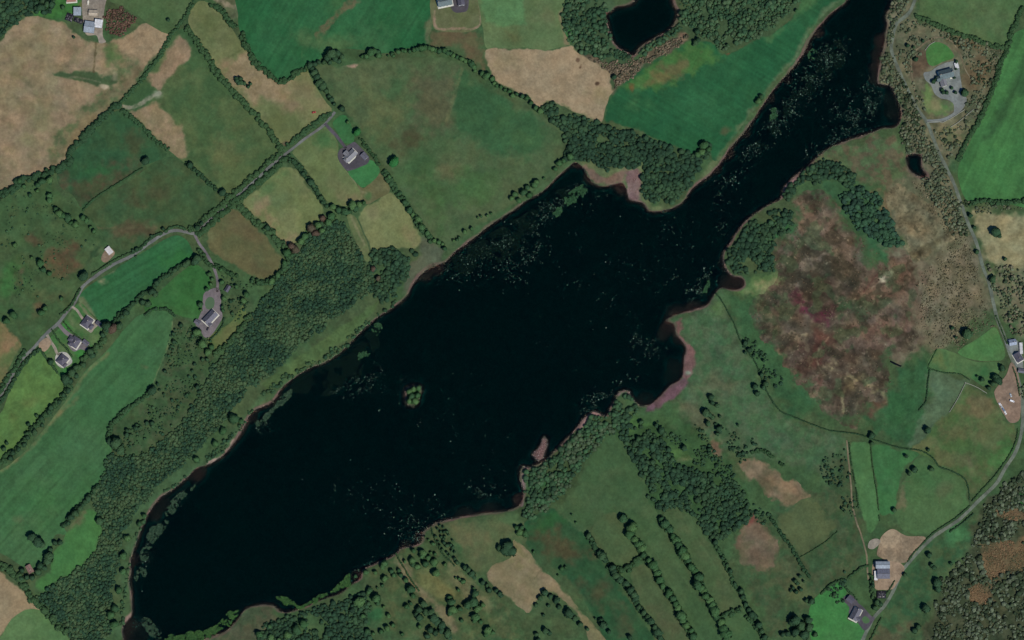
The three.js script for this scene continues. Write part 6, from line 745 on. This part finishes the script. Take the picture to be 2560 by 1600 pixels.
trees('shore_tree', 'small tree on the shore below the broad pasture', 'trees on the shore below the broad pasture', 'green', '1072,568,5 1080,566,5 1083,562,4 1098,550,6 1115,540,6 1128,516,3 1138,512,4 1150,508,5 1162,504,4 1218,462,8 1235,454,8 1245,446,6 1262,440,8 1268,430,7 1284,420,4 1250,460,8 1225,474,7 1210,470,6 1322,388,7 1334,380,7 1310,398,5 1344,370,8');
trees('shore_tree', 'tree growing by the north channel bank', 'trees of the north channel bank', 'green', '1792,240,8 1800,232,6 1664,346,10 1672,352,8 1658,360,8 1646,368,7 1880,28,4'); 
trees('island_tree', 'tree on the little round island in the lake', 'trees of the round island', 'green', '968,926,8 978,920,8 988,916,7 974,938,10 982,948,8 968,950,8 985,934,7');
trees('pasture_tree', 'round tree in the small orchard-like group on the south shore', 'orchard-like group on the south shore', 'green', '979,1300,6 1000,1308,8 996,1312,7 1012,1319,7 972,1324,9 957,1327,6 978,1334,8 987,1337,8 1007,1334,8 1030,1325,9 1024,1332,8 1018,1306,4 1030,1309,6 1022,1286,5 1012,1274,4 1005,1269,3 1031,1356,9 1050,1334,5');
trees('bush', 'small bush in the dense group beside the south shore path', 'dense bush group on the south shore', 'dark', '1040,1244,3 1048,1244,3.5 1033,1250,3 1043,1256,4 1050,1256,4 1058,1256,4 1030,1269,3.5 1042,1269,4 1053,1269,4 1060,1266,3.5 1046,1275,4 1036,1282,3.5 1050,1284,4.5 1058,1292,5 1066,1286,4 1071,1294,5 1075,1306,4 1046,1299,3.5 1054,1307,4 1066,1300,4 1040,1291,3.5 1063,1314,4 1072,1322,5 1068,1278,3.5');
trees('hedgerow_tree', 'tree in the row east of the south shore path', 'row east of the south shore path', 'dark', '1082,1331,6 1099,1340,8 1104,1348,8 1113,1358,8 1118,1366,7 1139,1379,6 1149,1385,6 1156,1394,6 1172,1396,6 1179,1402,6 1182,1408,5');
trees('pasture_tree', 'tree scattered on the southern grazing below the reed bed', 'scattered trees of the southern grazing', 'green', '910,1334,9 902,1340,7 885,1351,6 925,1349,7 930,1360,5 942,1349,6 945,1357,6 957,1369,7 911,1369,7 972,1391,11 977,1408,8 901,1385,4 893,1387,3 874,1394,9 869,1400,7 887,1414,10 895,1424,6 852,1419,13 905,1435,5 919,1454,8 857,1454,6 959,1434,6 972,1424,6 992,1483,6 927,1479,6 915,1486,8 902,1494,8 867,1494,7 882,1499,6 951,1500,5 842,1360,5 866,1350,6 635,1480,6 700,1490,10 720,1476,9 680,1500,9 640,1505,10 612,1500,8 660,1512,9');
trees('pasture_tree', 'dark tree in the thick diagonal belt near the bottom edge', 'diagonal belt near the bottom edge', 'dark', '990,1439,9 1002,1428,9 1020,1446,9 1006,1447,9 990,1459,8 1027,1461,10 1045,1476,10 1015,1489,11 1030,1497,10 1055,1496,10 1036,1472,8 1062,1506,8 1010,1505,8 982,1450,6 1042,1490,8');
trees('pasture_tree', 'tree in the loose clump right of the straw path at the bottom', 'loose clump right of the straw path', 'green', '1067,1426,11 1064,1412,6 1072,1440,9 1065,1451,8 1120,1426,12 1106,1430,10 1128,1438,9 1122,1402,8 1121,1392,5 1087,1441,7 1140,1431,7 1126,1458,9 1133,1471,7 1120,1466,6 1092,1469,6 1152,1489,11 1162,1494,8 1148,1500,8 1095,1376,6 1080,1393,4 1076,1364,4 1084,1368,4');
trees('pasture_tree', 'large dark tree of the clump on the south shore pasture', 'dark clump of the south shore pasture', 'dark', '1190,1300,13 1201,1290,12 1207,1302,11 1180,1297,9 1198,1308,10');
trees('wood_edge_tree', 'tree at the top of the dark green russet field', 'trees above the dark green field', 'green', '1235,1248,9 1226,1256,9 1240,1262,8 1222,1246,7 1260,1305,5 1327,1346,6 1316,1359,3 1362,1234,3 1350,1218,2.5 1334,1342,4');
trees('wood_edge_tree', 'tree in the thicket beside the straw tail', 'trees of the straw tail thicket', 'dark', '1287,1404,8 1276,1415,7 1264,1430,6 1300,1410,7 1314,1420,7 1322,1433,6 1297,1432,5 1284,1456,4 1345,1448,12 1356,1461,9 1350,1456,9 1372,1476,6 1385,1489,6 1290,1490,7 1298,1496,7 1265,1500,6 1270,1512,7');
trees('wood_edge_tree', 'round tree on the lower edge of the straw tail', 'round trees on the straw tail edge', 'dark', '1425,1476,10 1420,1468,7 1441,1495,5 1487,1506,9 1408,1460,4');
trees('hedgerow_tree', 'tree in the left one of the three long tree rows', 'left of the three long tree rows', 'dark', '1390,1267,7.3 1395,1274,4.9 1402,1284,4.9 1414,1306,7.3 1422,1316,9.8 1430,1325,8.5 1445,1340,9.8 1450,1352,9.8 1456,1362,11.0 1466,1368,9.8 1480,1379,9.8 1490,1394,9.8 1496,1405,11.0 1500,1414,9.8 1507,1434,7.3 1513,1438,6.1 1520,1447,7.3 1530,1460,8.5 1535,1468,8.5 1545,1484,9.8 1552,1494,9.8 1560,1506,9.8');
trees('hedgerow_tree', 'tree in the middle one of the three long tree rows', 'middle of the three long tree rows', 'green', '1470,1224,9.8 1492,1247,11.0 1488,1262,11.0 1500,1277,12.2 1507,1288,9.8 1515,1297,12.2 1520,1312,9.8 1532,1324,8.5 1541,1338,12.2 1546,1346,9.8 1553,1356,9.8 1557,1372,9.8 1564,1383,7.3 1581,1402,9.8 1588,1414,11.0 1594,1426,9.8 1599,1436,9.8 1608,1456,12.2 1613,1465,8.5 1620,1476,9.8 1630,1490,7.3 1636,1504,9.8');
trees('hedgerow_tree', 'tree in the right one of the three long tree rows', 'right of the three long tree rows', 'green', '1562,1227,9.8 1572,1241,11.0 1579,1252,9.8 1590,1269,11.0 1596,1276,9.8 1601,1290,9.8 1610,1304,11.0 1617,1316,11.0 1623,1326,9.8 1633,1342,9.8 1638,1350,8.5 1652,1363,12.2 1648,1382,11.0 1655,1390,9.8 1662,1396,11.0 1666,1410,9.8 1676,1418,11.0 1680,1430,9.8 1686,1446,11.0 1694,1458,9.8 1704,1472,12.2 1710,1486,13.4 1714,1500,13.4');
trees('hedgerow_tree', 'tree in the short row below the pinkish brown field', 'row below the pinkish brown field', 'dark', '1688,1284,7 1707,1318,5 1717,1338,6 1724,1350,6 1735,1382,5 1750,1399,7 1754,1408,6 1760,1430,8 1766,1440,6 1776,1454,8 1783,1458,7 1790,1476,8 1798,1492,7 1805,1506,7');
trees('meadow_tree', 'tree scattered on the meadow south-east of the lake', 'scattered trees of the south-east meadow', 'dark', '1680,941,9 1683,950,7 1692,958,6 1665,976,10 1674,982,8 1682,988,7 1699,986,4 1675,1001,7 1697,1016,8 1694,1028,6 1760,811,7 1772,826,6 1758,832,5 1797,888,8 1810,906,8 1802,914,7 1782,916,6 1790,930,6 1550,1006,8 1562,1018,9 1570,1026,8 1510,1038,6 1547,1043,6 1515,996,7 1617,1061,7 1675,1062,6 1674,1072,5 1745,1005,4 1802,855,4 1820,892,3');
trees('meadow_tree', 'dark tree at the corner of the low bog boundary', 'trees on the low bog boundary', 'dark', '2057,1028,8 2058,1048,5 2192,1019,9 2190,1063,4 2138,1080,5 2160,1110,10 2150,1120,8 2200,1110,5'); trees('roadside_tree', 'dark leafy tree beside the gravel yard', 'trees beside the gravel yard', 'dark', '2350,890,9 2355,902,10 2345,908,8 2336,916,7 2368,872,7 2364,866,6 2320,898,5 2306,892,4'); trees('roadside_tree', 'large dark tree in the tan scrub west of the road', null, 'dark', '2282,791,15'); trees('roadside_tree', 'dark tree at the edge of the pale field right of the road', 'dark trees right of the road', 'dark', '2350,548,12 2360,556,9 2302,536,5 2305,597,7 2292,508,6 2345,660,8 2375,612,5 2256,800,4 2250,776,5');
trees('roadside_tree', 'dark tree beside the hilltop house yard', null, 'dark', '2277,222,11'); trees('garden_shrub', 'dark shrub in the hilltop house garden', 'shrubs of the hilltop house', 'dark', '2212,186,6 2206,192,6 2226,212,5 2230,222,5 2238,222,5 2247,208,4 2254,220,4 2256,184,3 2258,166,3 2258,145,4 2164,140,6 2146,107,6 2178,100,5 2160,112,4');
trees('roadside_tree', 'dark bush on the road side opposite the grey barn', null, 'dark', '2136,1359,6'); trees('garden_tree', 'dark tree below the silage heap beside the road', 'trees below the silage heap', 'dark', '2070,1425,8 2078,1430,8 2068,1438,6 2063,1385,6 2060,1378,5'); trees('garden_tree', 'large round tree at the bottom left of the bright green lawn', 'large trees by the bright green lawn', 'dark', '1876,1466,12 1890,1480,13 1868,1474,9 1908,1468,11 1880,1496,13 1900,1500,11 1912,1484,9 1926,1500,7 1915,1424,9 1906,1418,6 1860,1498,9 1846,1500,8'); trees('meadow_tree', 'small tree on the slope right of the lower road', 'small trees on the slope right of the road', 'dark', '2196,1314,6 2200,1334,5 2206,1342,6 2212,1378,10 2216,1390,9 2186,1440,10 2160,1490,8 2166,1482,6 2246,1330,6'); trees('meadow_tree', 'dark round tree at the head of the sandy ground', null, 'dark', '2111,1206,7'); trees('meadow_tree', 'bush in the loose group on the rough ground above the lawn', 'loose bushes above the lawn', 'dark', '1876,1372,5 1884,1380,6 1872,1390,6 1880,1398,5 1866,1396,5 1892,1392,5 1888,1364,4 1900,1376,4 1990,1200,5 1996,1206,4');
trees('wood_edge_tree', 'dark tree between the pond scrub and the bright green patch', 'trees above the bright green patch', 'dark', '1648,74,6 1664,82,5 1640,102,7 1646,96,6 1716,110,5 1640,106,5'); trees('thorn_bush', 'dark thorn at the tip of the straw field below the pond', null, 'dark', '1451,184,7'); trees('pasture_bush', 'dark bush in the top field beside the narrow hedge', null, 'dark', '399,50,5'); trees('farm_tree', 'tree on the farm lawn in the top left', 'trees on the farm lawn', 'dark', '98,20,9 112,14,9 124,16,8 88,30,7 150,18,5 174,92,5');

// ---------------------------------------------------------------- on the water: lily pads, reeds and weed
const inLake = (x, z) => shoreDist(x, z) < -0.6;
{
  const r = rngOf(4242), pads = [];
  const cloud = (cx, cy, rx, ry, rot, n, big = 1) => { for (let k = 0; k < n * 1.5; k++) { const a = r() * 6.283, u = (r() + r() + r() - 1.5) * rx * 1.1, v = (r() + r() + r() - 1.5) * ry * 1.5, c = Math.cos(rot * Math.PI / 180), s = Math.sin(rot * Math.PI / 180), [x, z] = P(cx + u * c - v * s, cy + u * s + v * c); if (!inLake(x, z) || fbm(x / 8, z / 8, 83) < -0.08 + 0.2 * (r() - 0.5)) continue; const m = 1 + ((r() * r() * r() * 6) | 0); for (let i = 0; i < m; i++) { const X = x + (r() - 0.5) * 2.6, Z = z + (r() - 0.5) * 2.6; if (inLake(X, Z)) pads.push([X, Z, big * (0.2 + 0.3 * r() * r() + (r() < 0.06 ? 0.4 : 0))]); } } };
  cloud(1150, 600, 110, 34, -34, 420); cloud(1255, 590, 50, 30, -50, 220); cloud(1290, 500, 40, 16, -40, 160); cloud(1340, 470, 40, 12, -40, 130, 1.3); cloud(1215, 640, 30, 30, 0, 90);
  cloud(1965, 130, 40, 24, -50, 220); cloud(1915, 190, 60, 22, -50, 330); cloud(1850, 270, 66, 20, -52, 320); cloud(1790, 345, 50, 16, -52, 170); cloud(1720, 430, 50, 12, -45, 90); cloud(2030, 275, 70, 26, -32, 400); cloud(2055, 225, 30, 30, 0, 150); cloud(1950, 345, 50, 14, -35, 170); cloud(1970, 240, 60, 50, 0, 90);
  cloud(1660, 650, 16, 10, 0, 50, 1.2); cloud(1640, 690, 26, 10, -25, 90, 1.2); cloud(1690, 560, 40, 14, -60, 60); cloud(1570, 718, 16, 8, 0, 30); cloud(1600, 600, 110, 90, 0, 200); cloud(1430, 650, 120, 80, 0, 180, 0.9); cloud(1400, 480, 50, 30, 0, 40); cloud(1720, 470, 60, 40, -40, 60);
  cloud(860, 900, 36, 18, -30, 110); cloud(820, 925, 40, 10, -10, 90); cloud(900, 870, 40, 50, 0, 50); cloud(930, 920, 90, 50, 0, 40); cloud(1050, 960, 100, 60, 0, 70, 0.9); cloud(850, 1180, 110, 50, 0, 120); cloud(1010, 1190, 120, 40, 0, 90); cloud(1150, 1165, 40, 14, -10, 90); cloud(970, 1240, 60, 14, -20, 60); cloud(1120, 1060, 100, 70, 0, 70, 0.9);
  cloud(1500, 810, 16, 40, 0, 70); cloud(1545, 825, 26, 18, 0, 80); cloud(1430, 930, 60, 14, -32, 130); cloud(1390, 960, 30, 12, -40, 60); cloud(1490, 880, 20, 14, 0, 40); cloud(1300, 800, 160, 90, 0, 70, 0.8); cloud(700, 1100, 200, 120, -30, 60, 0.8); cloud(420, 1180, 40, 10, -45, 60); cloud(350, 1300, 12, 50, 10, 70); cloud(340, 1480, 40, 14, 30, 110); cloud(620, 1010, 20, 8, -40, 30); cloud(985, 1270, 40, 12, -15, 60); cloud(880, 1330, 40, 10, -25, 40);
  const g = new THREE.CircleGeometry(1, 9, 0.25, 5.8).rotateX(-Math.PI / 2), im = new THREE.InstancedMesh(g, new THREE.MeshPhysicalMaterial({ color: 0xffffff, roughness: 0.6, specularIntensity: 0.4 }), pads.length), m4 = new THREE.Matrix4(), q = new THREE.Quaternion(), up = new THREE.Vector3(0, 1, 0), cols = [[56, 86, 68], [62, 96, 74], [44, 72, 56], [100, 124, 106], [52, 80, 54], [46, 74, 58]].map((v) => albedo(v));
  pads.forEach(([x, z, s], i) => { q.setFromAxisAngle(up, r() * 6.283); im.setMatrixAt(i, m4.compose(new THREE.Vector3(x, 0.02 + 0.015 * r(), z), q, new THREE.Vector3(s, 1, s * (0.75 + 0.25 * r())))); im.setColorAt(i, cols[(r() * cols.length) | 0]); });
  tag(top(im, 'lily_pads'), 'pale water-lily leaves dotted over the dark lake', null, null, 'stuff');
  console.log('lily pads', pads.length);
}
{ // reeds: tufts of upright blades
  const blades = [], r = rngOf(77);
  for (let k = 0; k < 18; k++) { const a = r() * 6.283, d = 0.4 * r(), h = 1.0 + 0.8 * r(), l = 0.45 + 0.6 * r(), w = 0.1, ca = Math.cos(a), sa = Math.sin(a), x = ca * d, z = sa * d; blades.push([[x - sa * w, 0, z + ca * w], [x + sa * w, 0, z - ca * w], [x + ca * l * 0.4 - sa * w, h * 0.7, z + sa * l * 0.4 + ca * w], [x + ca * l * 0.4 + sa * w, h * 0.7, z + sa * l * 0.4 - ca * w], [x + ca * l, h, z + sa * l]]); }
  const pos = []; for (const [a, b2, c, d, e] of blades) for (const t of [[a, b2, c], [b2, d, c], [c, d, e]]) { const [p, q, s] = t, up = (q[2] - p[2]) * (s[0] - p[0]) - (q[0] - p[0]) * (s[2] - p[2]); for (const v of up >= 0 ? t : [p, s, q]) pos.push(...v); }
  const g = new THREE.BufferGeometry(); g.setAttribute('position', new THREE.Float32BufferAttribute(pos, 3)); g.computeVertexNormals(); { const n = g.attributes.normal; for (let i = 0; i < n.count; i++) { const y = Math.abs(n.getY(i)) + 0.8, l = Math.hypot(n.getX(i), y, n.getZ(i)); n.setXYZ(i, n.getX(i) / l, y / l, n.getZ(i) / l); } }
  const bed = (label, outlines, step, cols, thin = -1) => {
    const rr = rngOf(label.length * 13), list = outlines.flatMap((s) => scatter(roughen(curve(poly(s), true, 3), 2, 5, 37), step, rr, 0.48, (x, z) => shoreDist(x, z) < 1.5 && fbm(x / 4, z / 4, label.length) + 0.3 * (rr() - 0.5) > thin)), im = new THREE.InstancedMesh(g, new THREE.MeshPhysicalMaterial({ color: 0xffffff, roughness: 0.8, specularIntensity: 0.2, side: THREE.DoubleSide }), list.length), m4 = new THREE.Matrix4(), q = new THREE.Quaternion(), up = new THREE.Vector3(0, 1, 0);
    list.forEach(([x, z], i) => { const s = 0.7 + 0.6 * rr(); q.setFromAxisAngle(up, rr() * 6.283); im.setMatrixAt(i, m4.compose(new THREE.Vector3(x, Math.max(-0.12, Math.min(heightAt(x, z), 0.2)), z), q, new THREE.Vector3(s * 1.2, s, s * 1.2))); im.setColorAt(i, albedo(cols[(rr() * cols.length) | 0])); });
    tag(top(im, 'reed_bed'), label, null, null, 'stuff');
  };
  bed('bright green reed bed along the south shore', ['655,1412 662,1410 690,1424 712,1428 740,1412 775,1396 800,1378 822,1356 826,1356 826,1378 806,1392 770,1410 730,1428 712,1436 690,1434 664,1426', '370,1512 420,1500 470,1490 510,1478 540,1452 556,1442 564,1446 556,1462 530,1486 490,1506 450,1530 380,1540'], 0.75, [[62, 104, 50], [50, 88, 46], [74, 114, 56], [44, 78, 42]], -0.2);
  bed('grey-green reeds standing in the western shallows', ['455,1148 468,1146 450,1162 425,1190 400,1222 390,1215 400,1190 430,1160', '392,1232 402,1236 380,1262 364,1282 350,1280 356,1256 375,1236', '336,1294 356,1290 350,1318 334,1322 330,1305', '318,1350 340,1340 346,1350 330,1366 316,1366', '335,1458 352,1462 372,1482 378,1502 360,1502 345,1484', '678,924 690,920 680,944 650,972 612,1006 606,1000 640,966 660,944'], 1.0, [[52, 80, 60], [44, 72, 52], [68, 94, 70]], -0.05);
  bed('clumps of green weed standing in the open water', ['1338,470 1366,440 1378,436 1384,450 1366,472 1340,486', '1660,672 1672,662 1680,670 1672,690 1658,694', '845,836 866,828 872,842 850,848', '880,772 892,762 902,764 900,790 888,794', '1910,122 1925,112 1930,126 1914,138', '1816,262 1830,252 1836,266 1820,282', '1300,508 1330,488 1332,496 1305,518'], 1.0, [[50, 92, 58], [44, 82, 52], [62, 104, 66]], -0.1);
  bed('brown sedge fringe along the lake margin', ['1000,640 1030,626 1050,618 1042,606 1020,606 996,624', '640,952 655,936 668,918 660,908 640,930'], 1.4, [[104, 96, 78], [88, 90, 68]], -0.1);
}
{ // submerged weed reaching the surface: masses of tiny dark leaves
  const r = rngOf(615), g = new THREE.CircleGeometry(1, 6).rotateX(-Math.PI / 2);
  const raft = (label, s, keep) => { const list = scatter(roughen(curve(poly(s), true, 3), 2, 5, 21), 0.62, r, 0.5, (x, z) => inLake(x, z) && fbm(x / 9, z / 9, 23, 4) + 0.25 * (r() - 0.5) > keep), im = new THREE.InstancedMesh(g, new THREE.MeshPhysicalMaterial({ color: 0xffffff, roughness: 0.8, specularIntensity: 0.05 }), list.length), m4 = new THREE.Matrix4(), q = new THREE.Quaternion(), cols = [[8, 26, 20], [10, 31, 23], [6, 22, 18], [14, 36, 27]].map((v) => albedo(v)); list.forEach(([x, z], i) => { const k = 0.2 + 0.2 * r(); im.setMatrixAt(i, m4.compose(new THREE.Vector3(x, 0.015 + 0.01 * r(), z), q, new THREE.Vector3(k, 1, k))); im.setColorAt(i, cols[(r() * 4) | 0]); }); tag(top(im, 'water_weed'), label, null, null, 'stuff'); };
  raft('dark floating weed off the grassy west bank', '690,898 730,874 765,864 800,842 822,832 852,846 850,880 826,898 808,908 804,920 790,934 760,934 745,920 740,908 728,926 712,930 688,922', -0.12);
  raft('dark floating weed beside the bank above the grassy clearing', '846,800 866,784 888,770 894,800 892,830 866,838 836,838 818,828', -0.12);
  raft('thin dark weed along the north channel', '1980,90 1940,120 1900,180 1850,250 1800,320 1770,350 1800,350 1860,280 1930,210 1990,150', 0.0);
  raft('thin dark weed off the bay of the north-west shore', '1050,620 1100,585 1180,535 1260,490 1330,440 1380,440 1340,490 1260,560 1180,620 1100,650', 0.02);
}
{ // stones on the rocky islet and bare margins
  const r = rngOf(31), list = [...scatter(ISLET, 1.6, r), ...scatter('1484,412 1504,404 1512,424 1502,450 1506,468 1488,468 1482,446', 2.6, r), ...scatter('1232,1100 1248,1104 1242,1160 1230,1186 1228,1160', 2.6, r), ...scatter('985,1262 1000,1256 1004,1270 985,1280', 2.4, r)], g = STONEG[1].clone(), im = new THREE.InstancedMesh(g, new THREE.MeshStandardMaterial({ color: 0xffffff, roughness: 0.9 }), list.length), m4 = new THREE.Matrix4(), q = new THREE.Quaternion(), e = new THREE.Euler(), cols = [[140, 116, 108], [118, 98, 92], [156, 140, 132]].map((v) => albedo(v));
  list.forEach(([x, z], i) => { const s = 0.3 + 0.7 * r() * r(); q.setFromEuler(e.set(r(), r() * 6, r())); im.setMatrixAt(i, m4.compose(new THREE.Vector3(x, heightAt(x, z) + s * 0.15, z), q, new THREE.Vector3(s, s * 0.6, s))); im.setColorAt(i, cols[(r() * 3) | 0]); });
  tag(top(im, 'shore_stones'), 'pale stones strewn over the rocky islet and bare margins', null, null, 'stuff');
}
for (const o of scene.children) if (o.userData.label && o.userData.label.split(/\s+/).length > 16) console.log('long label', o.userData.label);
let nTrees = 0, tris = 0; scene.traverse((o) => { if (o.isMesh && !o.isInstancedMesh) tris += (o.geometry.index ? o.geometry.index.count : o.geometry.attributes.position.count) / 3; if (o.name === 'trunk') nTrees++; });
console.log('trees', nTrees, 'triangles', tris | 0, 'texels', texels);
renderer.render(scene, camera);
